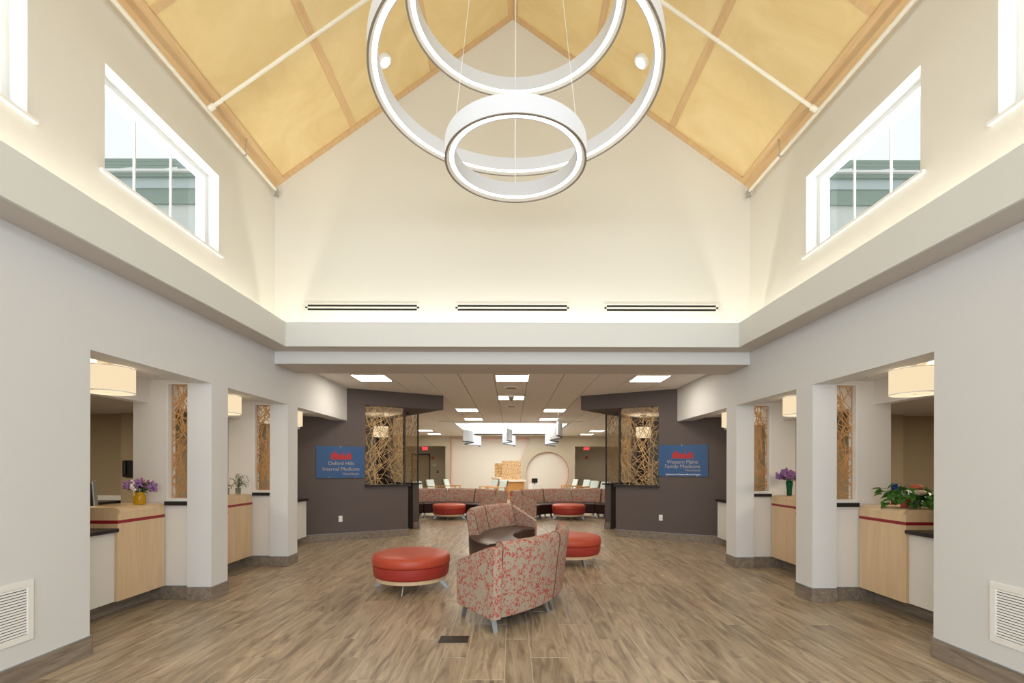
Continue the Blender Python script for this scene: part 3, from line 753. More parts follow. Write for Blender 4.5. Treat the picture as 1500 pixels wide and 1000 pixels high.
for s in (-1, 1):
    # in the parent's frame: local x runs along the wall (to the right as seen), local -y faces the viewer
    def onwall(pxdx):                         # pxdx = |px-750|
        q = pxdx/708; x = q*11.684/(1+q*.561); return Vector((s*x, accY(x)))
    rz = math.atan2(.561, 1)*(1 if s < 0 else -1)
    n = Vector((-s*.561, -1)).normalized()
    if s < 0: a, b, zt, zb = onwall(287), onwall(217), 683-654, 683-700.5
    else: a, b, zt, zb = onwall(215), onwall(287), 683-651, 683-697
    c = (a+b)/2; W_ = (b-a).length; H_ = (zt-zb)/708*c.y; zc = 1.5+(zt+zb)/2/708*c.y
    t = empty('office_sign', (c.x+n.x*.014, c.y+n.y*.014, zc), rz, ('blue sign reading Oxford Hills Internal Medicine with red town skyline' if s < 0 else 'blue sign reading Western Maine Family Medicine with red town skyline'), 'sign')
    m = MB(); m.box(-W_/2, W_/2, -.003, .003, -H_/2, H_/2); m.build('panel', 'sign_blue', t)
    sw = W_*(.43 if s < 0 else .42); sh = H_*(.32 if s < 0 else .31)
    ox = -W_*.20; oz = H_*(.085 if s < 0 else .07)
    ox = (-W_/2+W_*.30) if s < 0 else (-W_/2+W_*.285)
    m = MB(); m.extr([(ox+u*sw, -.0035, oz+v*sh) for u, v in sky], (0, -.001, 0)); m.build('skyline_emblem', 'sign_red', t)
    if s < 0:
        text('Oxford Hills', H_*.165, (W_*.015, -.0035, -H_*.09), t, 'sign_text', width=.95)
        text('Internal Medicine', H_*.165, (W_*.015, -.0035, -H_*.265), t, 'sign_text', width=.97)
        text('MaineHealth', H_*.10, (W_*.40, -.0035, -H_*.40), t, 'sign_text', 'RIGHT')
        studs = ((-W_*.0, H_*.49), (-W_*.23, -H_*.47), (W_*.33, -H_*.47))
    else:
        text('Western Maine', H_*.16, (-W_*.01, -.0035, -H_*.09), t, 'sign_text', width=.95)
        text('Family Medicine', H_*.16, (-W_*.01, -.0035, -H_*.23), t, 'sign_text', width=1.05)
        text('MaineHealth', H_*.09, (W_*.36, -.0035, -H_*.335), t, 'sign_text', 'RIGHT')
        text('A Department of Stephens Memorial Hospital', H_*.062, (0, -.0035, -H_*.455), t, 'sign_white', width=.92, bold=.0004)
        studs = ((-W_*.02, H_*.49), (-W_*.32, -H_*.48), (W_*.29, -H_*.48))
    for u, v in studs:
        m = MB(); m.obox((u, 0, v), (.008, 0, 0), (0, .014, 0), (0, 0, .008)); m.build('standoff', 'chrome', t, bevel=.003)
    pq = onwall(251 if s < 0 else 218); z = 1.5-(760 if s < 0 else 757.5)/708*0
    z = 1.5-((760 if s < 0 else 757.5)-683)/708*pq.y
    t = empty('wall_outlet', (pq.x+n.x*.003, pq.y+n.y*.003, z), rz, 'white electrical outlet low on the %s charcoal wall' % SIDE[s], 'outlet')
    m = MB(); m.box(-.037, .037, -.004, .003, -.06, .06); pl = m.build('plate', 'white_metal', t, bevel=.002)
    for dz in (-.025, .025):
        m = MB(); m.box(-.017, .017, -.0055, -.004, dz-.014, dz+.014); m.build('socket', 'white_paint', pl)

# ------------------------------------------------------------------ waiting room: ceiling, lights, walls
wc = empty('ceiling_waiting', (0, 0, CZ), kind='structure')
m = MB(); m.box(-7, 7, YG+.3, 17.75, .014, .06); m.box(-7, 7, 24.3, FARY+.3, .014, .06); m.box(-7, -2.12, 17.75, 24.3, .014, .06); m.box(2.06, 7, 17.75, 24.3, .014, .06)
m.build('grid', 'grid_metal', wc)
x = -.325-.61*11
while x < 6.8:
    for y0, y1 in ((YG+.4, 17.75), (24.3, FARY)) if (x > -2.2 and x < 2.0) else ((YG+.4, FARY),):
        m = MB(); m.box(x+.007, x+.603, y0, y1, 0, .014); m.build('ceiling_strip', 'acoustic', wc)
    x += .61
# luminous tray
t = empty('light_tray', (0, 21, CZ), 0, 'large bright recessed ceiling tray above the far waiting area', 'ceiling light')
m = MB(); m.box(-2.14, -2.10, -3.25, 3.3, 0, .5); m.box(2.04, 2.08, -3.25, 3.3, 0, .5); m.box(-2.14, 2.08, -3.29, -3.25, 0, .5); m.box(-2.14, 2.08, 3.3, 3.34, 0, .5); m.build('side_panel', 'white_paint', t)
m = MB(); m.box(-2.1, 2.04, -3.25, 3.3, .5, .53); m.build('diffuser', 'tray_glow', t)
# troffers
TR = [(-2.51, 8.67, 'nearest left'), (0, 8.67, 'nearest middle'), (2.46, 8.67, 'nearest right'), (-.02, 11.15, 'second middle'),
      (-1.26, 13.6, 'third-row left'), (1.19, 13.6, 'third-row right'), (-1.29, 16.2, 'left one just before the bright tray'), (1.22, 16.2, 'right one just before the bright tray'),
      (-3.84, 21.4, 'outer left one beside the bright tray'), (3.75, 21.4, 'outer right one beside the bright tray'), (-3.8, 23.65, 'farthest left'), (3.66, 23.65, 'farthest right'),
      (-3.9, 15.2, 'left side one over the waiting seats'), (3.85, 15.2, 'right side one over the waiting seats')]
proto = empty('ceiling_panel_light', (0, 0, 0), 0)
m = MB()
for a, b, c, d in ((-.305, .305, -.305, -.285), (-.305, .305, .285, .305), (-.305, -.285, -.285, .285), (.285, .305, -.285, .285)): m.box(a, b, c, d, -.006, 0)
m.build('frame', 'white_metal', proto)
m = MB(); m.box(-.285, .285, -.285, .285, -.004, -.001); m.build('diffuser', 'troffer_glow', proto)
for i, (x, y, lab) in enumerate(TR):
    o = proto if i == 0 else copy_tree(proto)
    o.location = (x, y, CZ); tag(o, 'square ceiling panel light, %s' % lab, 'ceiling light', 'square ceiling panel lights')
# slot diffuser and small ceiling fittings
t = empty('linear_diffuser', (0, 16.95, CZ), 0, 'long slot air diffuser across the ceiling before the bright tray', 'vent')
m = MB(); m.box(-2.6, 2.5, -.06, .06, -.008, 0); m.build('frame', 'soffit_paint', t); m = MB(); m.box(-2.55, 2.45, -.02, .02, -.010, -.008); m.build('slot', 'grid_metal', t)
t = empty('linear_diffuser', (3.0, 13.9, CZ), 0, 'short slot air diffuser on the ceiling near the right charcoal nook', 'vent')
m = MB(); m.box(-.3, .3, -.09, .09, -.008, 0); m.build('frame', 'soffit_paint', t); m = MB(); m.box(-.27, .27, -.03, .03, -.010, -.008); m.build('slot', 'grid_metal', t)
for (x, y, k, lab) in ((-.02, 9.64, 0, 'flat white ceiling speaker before the second middle panel light'), (-.02, 12.6, 0, 'flat white ceiling speaker behind the second middle panel light')):
    t = empty('ceiling_speaker', (x, y, CZ), 0, lab, 'speaker')
    m = MB(); m.lathe([(0, 0), (.15, 0), (.15, -.012), (.13, -.02), (0, -.022)], seg=32); m.build('cover', 'white_metal', t, smooth=40)
    m = MB(); m.lathe([(0, -.0225), (.11, -.0205), (.11, -.024), (0, -.026)], seg=32); m.build('grille', 'grid_metal', t, smooth=40)
t = empty('security_camera', (-.02, 10.7, CZ), 0, 'small white dome camera hanging before the second middle panel light', 'camera')
m = MB(); m.lathe([(0, 0), (.07, 0), (.07, -.05), (0, -.05)], seg=24); m.build('housing', 'white_metal', t, smooth=40)
m = MB(); m.lathe([(.06, -.05), (.055, -.09), (.035, -.12), (0, -.13)], seg=24); m.build('dome', 'grid_metal', t, smooth=60)

# far wall with recesses
def farwall():
    x0, x1, z0, z1 = -3.46, 3.27, 0, CZ+.1
    panel = [(-3.20, .02), (-.27, .02), (.43, 1.75), (.92, 2.97), (-3.20, 2.97)]
    cc = (1.84, 1.15); rr = 1.12
    circ = [(cc[0]+rr*math.cos(2*math.pi*k/64), max(.02, cc[1]+rr*math.sin(2*math.pi*k/64))) for k in range(64)]
    outer = [(x0, z0), (x1, z0), (x1, z1), (x0, z1)]
    loops = [outer, panel, circ]
    tri = tessellate_polygon([[Vector((a, b, 0)) for a, b in l] for l in loops])
    allp = [p for l in loops for p in l]
    m = MB().use('tan_wall'); m.add([(a, FARY, b) for a, b in allp], tri)
    m.box(x0, x0+.2, FARY+.001, 27.2, 0, z1); m.box(x1-.2, x1, FARY+.001, 27.2, 0, z1)
    m.use('recess_red')
    D = .20
    for l in (panel, circ):
        n = len(l)
        for i in range(n):
            (a, b), (c, d) = l[i], l[(i+1) % n]
            m.add([(a, FARY, b), (c, FARY, d), (c, FARY+D, d), (a, FARY+D, b)], [(0, 1, 2, 3)])
    m.use('recess_white'); m.add([(x0+.2, FARY+D, 0), (x1-.2, FARY+D, 0), (x1-.2, FARY+D, z1), (x0+.2, FARY+D, z1)], [(0, 1, 2, 3)])
    struct(m, 'wall_far')
    m = MB().use('tan_wall')
    m.box(-7, x0, FARY, FARY+.15, 2.55, z1); m.box(x1, 7, FARY, FARY+.15, 2.55, z1); m.box(-7, x0, 27, 27.15, 0, 2.6); m.box(x1, 7, 27, 27.15, 0, 2.6)
    m.box(-7.1, x0, FARY+.1, 27.1, 2.55, 2.6); m.box(x1, 7.1, FARY+.1, 27.1, 2.55, 2.6)
    m.box(-7.15, -7, 13.25, 27.15, 0, z1); m.box(7, 7.15, 13.25, 27.15, 0, z1)
    m.box(-7.1, -6.2, 13.25, 13.4, 0, z1); m.box(6.2, 7.1, 13.25, 13.4, 0, z1)
    struct(m, 'wall_waiting')
farwall()
# exit signs
for (x, z, s) in ((-4.68, 2.47, -1), (4.00, 2.50, 1)):
    t = empty('exit_sign', (x, 26.0, z), 0, 'small lit red EXIT sign over the far %s passage' % SIDE[s], 'exit sign')
    m = MB(); m.box(-.16, .16, -.02, .02, -.11, .10); m.build('housing', 'white_metal', t)
    m = MB(); m.box(-.15, .15, -.024, -.02, -.10, .09); m.build('face', 'exit_red', t)
    text('EXIT', .15, (0, -.025, -.055), t, 'sign_white', width=.85)
    m = MB(); m.tube([(0, 0, .10), (0, 0, 2.56-z)], .012, 8); m.build('stem', 'white_metal', t)
# door in the far left passage and wall devices
t = empty('door_1', (-5.08, 27, 0), kind='structure')
m = MB(); m.box(-.45, .45, -.05, 0, 0, 2.12); dl = m.build('door_leaf', 'taupe', t)
m = MB(); m.box(-.52, -.45, -.07, 0, 0, 2.2); m.box(.45, .52, -.07, 0, 0, 2.2); m.box(-.52, .52, -.07, 0, 2.12, 2.2); m.build('frame', 'charcoal', t)
m = MB(); m.tube([(.36, -.05, 1.0), (.36, -.12, 1.0), (.24, -.12, 1.0)], .014, 8); m.build('handle', 'black', dl)
for (x, z, w_, h_, mat, lab, nm, cat) in ((-4.72+.30, 1.97, .07, .07, 'recess_red', 'small dark red alarm strobe beside the door of the far left passage', 'fire_alarm', 'alarm'),
                                   (-4.32, 1.58, .10, .06, 'white_metal', 'small pale wall plate right of the far left door', 'wall_plate', 'sign'),
                                   (-4.15, 1.20, .05, .07, 'black', 'small black card reader right of the far left door', 'card_reader', 'card reader'),
                                   (4.16, 2.0, .07, .07, 'recess_red', 'small dark red alarm strobe below the right EXIT sign', 'fire_alarm', 'alarm')):
    t = empty(nm, (x, 27, z), 0, lab, cat)
    m = MB(); m.box(-w_, w_, -.03, 0, -h_, h_); m.build('body', mat, t, bevel=.008)
    m = MB(); m.box(-w_*.5, w_*.5, -.038, -.03, -h_*.4, h_*.4); m.build('face', 'grid_metal', t)

# ------------------------------------------------------------------ hanging scrolled felt baffles
def scroll(pts, zt, h, label):
    xs_ = [((px-750)*y/708, y) for px, y in pts]
    # Catmull-Rom
    P = [Vector(p) for p in xs_]; C = []
    for i in range(len(P)-1):
        a, b, c, d = P[max(0, i-1)], P[i], P[i+1], P[min(len(P)-1, i+2)]
        for k in range(8):
            t_ = k/8; C.append(.5*((2*b)+(c-a)*t_+(2*a-5*b+4*c-d)*t_**2+(3*b-a-3*c+d)*t_**3))
    C.append(P[-1]); c0 = P[len(P)//2]
    t = empty('hanging_baffle', (c0.x, c0.y, zt), 0, label, 'baffle')
    def rib(m, th, z0, z1):
        L_, Rr = [], []
        for i, p in enumerate(C):
            d = (C[min(i+1, len(C)-1)]-C[max(i-1, 0)]).normalized(); n = Vector((-d.y, d.x))*th/2
            L_.append(p+n-c0); Rr.append(p-n-c0)
        rings = [[(a.x, a.y, z0), (b.x, b.y, z0), (b.x, b.y, z1), (a.x, a.y, z1)] for a, b in zip(L_, Rr)]
        m.loft(rings)
    m = MB(); rib(m, .035, -h+.03, 0); m.build('felt', 'felt_blue', t, smooth=50)
    m = MB(); rib(m, .045, -h, -h+.03); m.build('bottom_rail', 'felt_edge', t, smooth=50)
    for i in (3, len(C)//2, len(C)-4):
        q = C[i]-c0; m = MB(); m.tube([(q.x, q.y, 0), (q.x, q.y, (CZ+.5 if (abs(C[i].x) < 2.0 and 17.8 < C[i].y < 24.2) else CZ)-zt)], .004, 6); m.build('wire', 'chrome', t)
scroll([(678, 17.3), (686, 17.5), (693.5, 18.1), (688, 18.8), (681, 19.5), (688, 20.1), (697, 20.5), (704, 21.0), (702, 21.5)], 2.80, .42, 'left one of three pale blue wavy felt baffles under the bright tray')
scroll([(743, 16.5), (747, 16.9), (749.5, 17.5), (743, 18.3), (736.5, 18.9), (743, 19.6), (750, 20.2), (754.5, 20.8), (752, 21.3)], 2.80, .42, 'middle one of three pale blue wavy felt baffles under the bright tray')
scroll([(816, 13.9), (820, 14.3), (822.5, 15.0), (814, 15.8), (806, 16.5), (812, 17.2), (818, 17.8), (808, 18.8), (799, 19.8), (806, 20.6), (813, 21.2)], 2.80, .42, 'right one of three pale wavy felt baffles, longest and nearest')

# ------------------------------------------------------------------ curved modular sofas
BACK = [(.035, .13), (.01, .30), (-.01, .50), (-.045, .76), (-.035, .80), (-.01, .822), (.03, .825), (.06, .81), (.08, .775), (.13, .55), (.165, .40), (.17, .13)]
def seatprof(u0, u1):
    return [(u0, .15), (u0, .425), (u1-.05, .43), (u1-.018, .422), (u1, .40), (u1-.012, .30), (u1-.02, .15)]
def sofa(C, Ro, a0, a1, label, arm=None, back=True, group=None, depth=.70, seatmat='leather_brown', n=10, g=.35):
    am = R((a0+a1)/2); C = Vector((C[0], C[1])); c0 = C+Vector((math.cos(am), math.sin(am)))*(Ro-.35)
    t = empty('sofa_module', (c0.x, c0.y, 0), 0, label, 'sofa', group)
    def ringat(a, prof): 
        d = Vector((math.cos(a), math.sin(a))); return [((C+d*(Ro-u)-c0).x, (C+d*(Ro-u)-c0).y, z) for u, z in prof]
    def sector(prof, A0, A1):
        m = MB(); m.loft([ringat(R(A0+(A1-A0)*k/n), prof) for k in range(n+1)]); return m
    A0, A1 = a0+g*.5, a1-g*.5
    sa = math.degrees(.085/Ro)
    S0 = A0+(sa if arm == 'a0' else 0); S1 = A1-(sa if arm == 'a1' else 0)
    if back:
        bk = sector(BACK, S0 if arm == 'a0' else A0, S1 if arm == 'a1' else A1).build('backrest', 'blossom_fabric', t, smooth=35)
        for A in (S0, S1):
            q = ringat(R(A), [(u+(.0 if 0 < i < 11 else 0), z) for i, (u, z) in enumerate(BACK)]); m = MB(); m.tube(q, .004, 5); m.build('piping', 'piping', bk)
        sector(seatprof(.172, depth), S0, S1).build('seat', seatmat, t, smooth=35)
    else:
        pr = [(.0, .15), (-.01, .38), (.01, .415), (.05, .43), (depth-.05, .43), (depth-.015, .418), (depth, .39), (depth-.02, .15)]
        sector(pr, A0, A1).build('seat', seatmat, t, smooth=35)
    m = MB(); m.loft([ringat(R(A0+.5+(A1-A0-1)*k/n), [(.06, .125), (.06, .15), (depth-.06, .15), (depth-.06, .125)]) for k in range(n+1)]); m.build('base_frame', 'black', t)
    if arm:
        A = A0 if arm == 'a0' else A1-sa
        side = [(-.035, .745), (-.01, .13), (depth-.015, .13), (depth-.0, .54), (depth-.03, .565), (.10, .765), (.02, .785), (-.03, .775)]
        m = MB(); m.loft([ringat(R(A+sa*k), side) for k in (0, .12, .88, 1)])
        m.build('arm', 'blossom_fabric', t, smooth=25, bevel=.008)
    for A, sg in ((A0+2.2, -1), (A1-2.2, 1)):
        for u, su in ((.10, 1), (depth-.12, -1)):
            d = Vector((math.cos(R(A)), math.sin(R(A)))); e = Vector((-d.y, d.x))
            p = C+d*(Ro-u)-c0; q = p+d*su*.05+e*sg*.035*0
            m = MB(); w2, w1 = .022, .028
            rings = []
            for (pt, z, ww, dd) in ((p, .13, w1, .010), (q, .0, w2, .006)):
                rings.append([(pt.x+e.x*ww+d.x*dd, pt.y+e.y*ww+d.y*dd, z), (pt.x-e.x*ww+d.x*dd, pt.y-e.y*ww+d.y*dd, z), (pt.x-e.x*ww-d.x*dd, pt.y-e.y*ww-d.y*dd, z), (pt.x+e.x*ww-d.x*dd, pt.y+e.y*ww-d.y*dd, z)])
            m.loft(rings); m.build('leg', 'alu', t)
    return t
g1 = 'curved sofa modules in the middle of the hall'
CA = (1.08, 7.67); CB = (-1.17, 5.78)
sofa(CB, 1.80, -56.5, -25.2, 'blossom-patterned sofa module with sloping arm and its back to the viewer', 'a0', group=g1)
sofa(CB, 1.80, -25.2, 4.5, 'blossom-patterned sofa module seen edge-on beside the right red ottoman', None, group=g1)
sofa(CA, 1.75, 127, 157, 'blossom-patterned sofa module facing the viewer with sloping right arm', 'a0', group=g1)
sofa(CA, 1.75, 157, 184, 'narrow blossom-patterned sofa module facing right, left of the armed one', None, group=g1)
sofa(CA, 1.75, 184, 216, 'backless brown leather bench module in front of the patterned sofas', None, False, group=g1)
g2 = 'curved sofa row across the far waiting area'
ordn = ['end one with sloping arm at the middle gap', 'second from the middle gap', 'third from the middle gap', 'fourth from the middle gap', 'outermost, half hidden by the charcoal nook']
for k in range(5):
    sofa((-2.0, 13.15), 1.85, 30*k, 30*k+30, 'far blossom-patterned sofa module, left row, '+ordn[k], 'a0' if k == 0 else None, group=g2, n=6, seatmat='leather_dark', g=1.3)
    sofa((1.83, 13.15), 1.85, 150-30*k, 180-30*k, 'far blossom-patterned sofa module, right row, '+ordn[k], 'a1' if k == 0 else None, group=g2, n=6, seatmat='leather_dark', g=1.3)

# ------------------------------------------------------------------ round red ottomans
def ottoman(x, y, rz, label):
    t = empty('ottoman', (x, y, 0), rz, label, 'ottoman', 'round red ottomans')
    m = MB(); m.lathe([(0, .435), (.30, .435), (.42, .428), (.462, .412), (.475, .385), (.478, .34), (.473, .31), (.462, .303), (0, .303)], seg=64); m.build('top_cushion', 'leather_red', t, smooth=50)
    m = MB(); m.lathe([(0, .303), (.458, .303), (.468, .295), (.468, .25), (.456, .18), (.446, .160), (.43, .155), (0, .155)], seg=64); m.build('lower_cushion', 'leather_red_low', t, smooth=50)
    m = MB(); m.lathe([(0, .155), (.425, .155), (.425, .112), (.41, .108), (0, .108)], seg=64); m.build('plinth', 'maple_veneer', t, smooth=40)
    for k in range(4):
        a = R(90*k); d = Vector((math.cos(a), math.sin(a), 0)); e = Vector((-d.y, d.x, 0))
        m = MB(); rings = []
        for (r, z, ww, dd) in ((.355, .108, .006, .035), (.44, 0, .006, .026)):
            c = d*r+Vector((0, 0, z)); rings.append([c+e*ww+d*dd, c-e*ww+d*dd, c-e*ww-d*dd, c+e*ww-d*dd])
        m.loft(rings); m.build('leg', 'alu', t)
ottoman(-1.25, 6.03, R(88), 'large round red leather ottoman standing alone left of the sofas')
ottoman(.92, 7.60, R(112), 'round red leather ottoman behind the right end of the near sofa')
ottoman(-1.79, 13.8, R(92), 'small-looking round red ottoman before the far left sofa row')
ottoman(1.62, 13.8, R(92), 'small-looking round red ottoman before the far right sofa row')

# ------------------------------------------------------------------ armchairs beyond the sofa row
def chair():
    t = empty('armchair')
    m = MB(); m.obox((0, .04, .40), (.26, 0, 0), (0, .26, 0), (0, 0, .06)); m.build('seat', 'mint', t, bevel=.03)
    m = MB(); m.obox((0, .27, .68), (.26, 0, 0), (0, .035, -.01), (0, .06, .24)); m.build('backrest', 'mint', t, bevel=.02)
    m = MB(); m.obox((0, .325, .67), (.265, 0, 0), (0, .02, -.005), (0, .06, .25)); m.build('back_shell', 'brown_fabric', t, bevel=.01)
    for sx in (-1, 1):
        m = MB(); m.obox((sx*.31, .0, .63), (.03, 0, 0), (0, .30, .01), (0, 0, .018)); m.build('armrest', 'oak_chair', t, bevel=.008)
        for y in (-.25, .25):
            m = MB(); m.obox((sx*.31, y, .31), (.02, 0, 0), (0, .02, 0), (0, 0, .31)); m.build('leg', 'oak_chair', t)
        m = MB(); m.obox((sx*.31, 0, .35), (.015, 0, 0), (0, .24, 0), (0, 0, .025)); m.build('side_rail', 'oak_chair', t)
    return t
cp = chair()
CH = [(-3.42, 18.6, -60, 'mint and brown armchair farthest left behind the sofa row'), (-3.30, 20.9, -62, 'mint armchair second from left behind the sofa row'),
      (-2.70, 21.9, -75, 'mint armchair with visible wood arm, third from left behind the sofa row'),
      (-1.02, 20.9, 62, 'left mint armchair of the pair beside the far curved desk'), (-.62, 20.0, 60, 'right mint armchair of the pair beside the far curved desk'),
      (2.62, 22.1, 75, 'mint armchair with visible wood arm, right of the round wall recess'), (3.02, 21.1, 66, 'second mint armchair from the round recess, behind the right sofas'),
      (3.12, 19.6, 62, 'third mint and brown armchair from the round recess'), (3.30, 18.2, 60, 'farthest right mint armchair beside the right nook')]
for i, (x, y, a, lab) in enumerate(CH):
    o = cp if i == 0 else copy_tree(cp)
    o.location = (x, y, 0); o.rotation_euler = (0, 0, R(-a)); tag(o, lab, 'armchair', 'mint armchairs in the far waiting area')

# far curved reception desk
t = empty('curved_desk', (.02, 22.0, 0), 0, 'curved maple reception desk with pale counter and amber screens at the far end', 'desk')
def arcprism(m, r0, r1, a0, a1, z0, z1, c=(0, 0), n=16):
    rings = []
    for k in range(n+1):
        a = R(a0+(a1-a0)*k/n); d = Vector((math.cos(a), math.sin(a)))
        rings.append([(c[0]+d.x*r0, c[1]+d.y*r0, z0), (c[0]+d.x*r1, c[1]+d.y*r1, z0), (c[0]+d.x*r1, c[1]+d.y*r1, z1), (c[0]+d.x*r0, c[1]+d.y*r0, z1)])
    m.loft(rings)
m = MB(); arcprism(m, .80, .85, 215, 320, .02, .82, (-.12, .3)); m.build('front_panel', 'oak_chair', t, smooth=30)
m = MB(); arcprism(m, .55, .90, 235, 325, .82, .90, (-.10, .3)); m.build('counter', 'counter_solid', t, smooth=30)
m = MB(); arcprism(m, .55, .90, 200, 238, .94, 1.02, (-.12, .3)); m.build('raised_counter', 'counter_solid', t, smooth=30)
m = MB(); arcprism(m, .78, .84, 200, 238, .02, .94, (-.12, .3)); m.build('raised_panel', 'oak_chair', t, smooth=30)
m = MB(); m.obox((-.05, -.30, 1.33), (.43, 0, 0), (0, .01, 0), (0, 0, .42)); m.build('amber_screen', 'amber_resin', t)
m = MB(); m.obox((-.62, -.15, 1.30), (.18, -.05, 0), (.003, .01, 0), (0, 0, .34)); m.build('amber_screen', 'amber_resin', t)
t = empty('computer_monitor', (1.0, 21.35, .0), R(25), 'small dark monitor on a white side counter right of the far curved desk', 'monitor')
m = MB(); m.box(-.22, .22, -.2, .2, .0, .72); m.build('side_counter', 'white_laminate', t)
m = MB(); m.box(-.14, .14, -.015, .015, .78, .98); m.build('screen', 'black', t); m = MB(); m.box(-.02, .02, -.01, .03, .72, .80); m.box(-.08, .08, -.06, .06, .72, .735); m.build('stand', 'black', t)

# ------------------------------------------------------------------ things on the desks
def leafmesh(mb, c, d, up, l, w_, cup=.2):
    d = Vector(d).normalized(); c = Vector(c); sd = d.cross(Vector(up)).normalized(); n = sd.cross(d).normalized()
    pts = []
    prof = ((0, 0), (.18, .42), (.42, .5), (.7, .33), (1, 0))
    mid = [c+d*l*u+n*(-cup*l*u*u) for u, _ in prof]
    Lp = [mid[i]+sd*w_*prof[i][1]+n*w_*.18 for i in (1, 2, 3)]; Rp = [mid[i]-sd*w_*prof[i][1]+n*w_*.18 for i in (1, 2, 3)]
    v = mid+Lp+Rp
    mb.add(v, [(0, 5, 1), (5, 6, 2, 1), (6, 7, 3, 2), (7, 4, 3), (0, 1, 8), (1, 2, 9, 8), (2, 3, 10, 9), (3, 4, 10)])
def bouquet(name, label, loc, jarprof, jarmat, blooms, leaves, seed, spread, hgt, jh):
    rg = random.Random(seed)
    t = empty(name, loc, 0, label, 'flower vase')
    m = MB(); m.lathe(jarprof, seg=24, closed=False); m.build('vase', jarmat, t, smooth=50)
    st = MB(); lf = MB(); fl = {}
    for k, (mat, n, size) in enumerate(blooms):
        for i in range(n):
            a = rg.uniform(0, 6.28); rr = spread*math.sqrt(rg.random()); z = jh+hgt*(.35+.65*(1-(rr/spread)**2*.8))*rg.uniform(.75, 1.05)
            c = Vector((rr*math.cos(a), rr*math.sin(a), z)); st.tube([(rg.uniform(-.01, .01), rg.uniform(-.01, .01), .02), (c.x*.25, c.y*.25, jh), c], .0025, 5)
            q = fl.setdefault(mat, MB())
            for j in range(26):
                u = rg.random(); b = rg.uniform(0, 6.28); r2 = size*(1-u)*.55
                q.ball(c+Vector((r2*math.cos(b)+c.x*.3*u, r2*math.sin(b)+c.y*.3*u, (u-.45)*size*1.2)), size*.21, 5, 3)
    for i in range(leaves):
        a = rg.uniform(0, 6.28); rr = spread*rg.uniform(.1, .8); z = jh+hgt*rg.uniform(.05, .7)
        leafmesh(lf, (rr*.5*math.cos(a), rr*.5*math.sin(a), z), (math.cos(a), math.sin(a), rg.uniform(-.5, .5)), (0, 0, 1), rg.uniform(.045, .075), rg.uniform(.028, .045))
    st.build('stems', 'leaf_dark', t)
    lf.build('leaves', 'leaf', t)
    for k, q in fl.items(): q.build('blossoms', k, t, smooth=80)
    return t
jar = [(0, .004), (.05, .004), (.056, .012), (.058, .09), (.05, .108), (.042, .115), (.042, .135), (.039, .135), (.039, .115), (.047, .105), (.053, .09), (.051, .014), (0, .01)]
t = bouquet('flower_vase', 'yellow glass jar of lilac and white flowers on the front left desk', (-4.02, 5.22, 1.08), jar, 'amber_glass',
        [('lilac', 7, .062), ('mauve', 7, .06), ('white_flower', 8, .05), ('yellow_flower', 2, .04)], 26, 5, .12, .12, .135)
vase = [(0, .004), (.030, .004), (.034, .012), (.036, .10), (.046, .18), (.042, .21), (.046, .215), (.042, .222), (.036, .212), (.040, .18), (.031, .10), (.029, .014), (0, .01)]
bouquet('flower_vase', 'dark green glass vase of purple lilacs on the rear right desk', (4.05, 7.06, 1.08), vase, 'green_glass',
        [('lilac', 16, .075)], 34, 8, .13, .14, .215)
gl = [(0, .004), (.032, .004), (.034, .01), (.040, .10), (.038, .10), (.031, .012), (0, .008)]
rg = random.Random(4)
for (x, y, lab, n, sc_) in ((-4.02, 7.10, 'small clear glass with wispy leafy twigs on the rear left desk', 16, 1.0), (-4.12, 6.98, 'small clear glass with leafy twigs, half hidden behind the left pier', 8, .8)):
    t = empty('twig_vase', (x, y, 1.08), 0, lab, 'flower vase')
    m = MB(); m.lathe(gl, seg=20); m.build('glass', 'clear_glass', t, smooth=50)
    st = MB(); lf = MB()
    for i in range(n):
        a = rg.uniform(0, 6.28); rr = rg.uniform(.05, .15)*sc_; top = rg.uniform(.15, .30)*sc_
        pts = [Vector((0, 0, .02)), Vector((.01*math.cos(a), .01*math.sin(a), .10)), Vector((rr*.5*math.cos(a), rr*.5*math.sin(a), top)), Vector((rr*math.cos(a), rr*math.sin(a), top*.95)), Vector((rr*1.25*math.cos(a), rr*1.25*math.sin(a), top*.6))]
        st.tube(pts, .0016, 4)
        for k in range(7):
            u = 1.2+k*.4; q = pts[min(3, int(u))].lerp(pts[min(4, int(u)+1)], u-int(u))
            leafmesh(lf, q, (rg.uniform(-1, 1), rg.uniform(-1, 1), rg.uniform(-.3, 1)), (0.1, 0, 1), .026, .018)
    st.build('stems', 'leaf_dark', t); lf.build('leaves', 'leaf_dark', t)
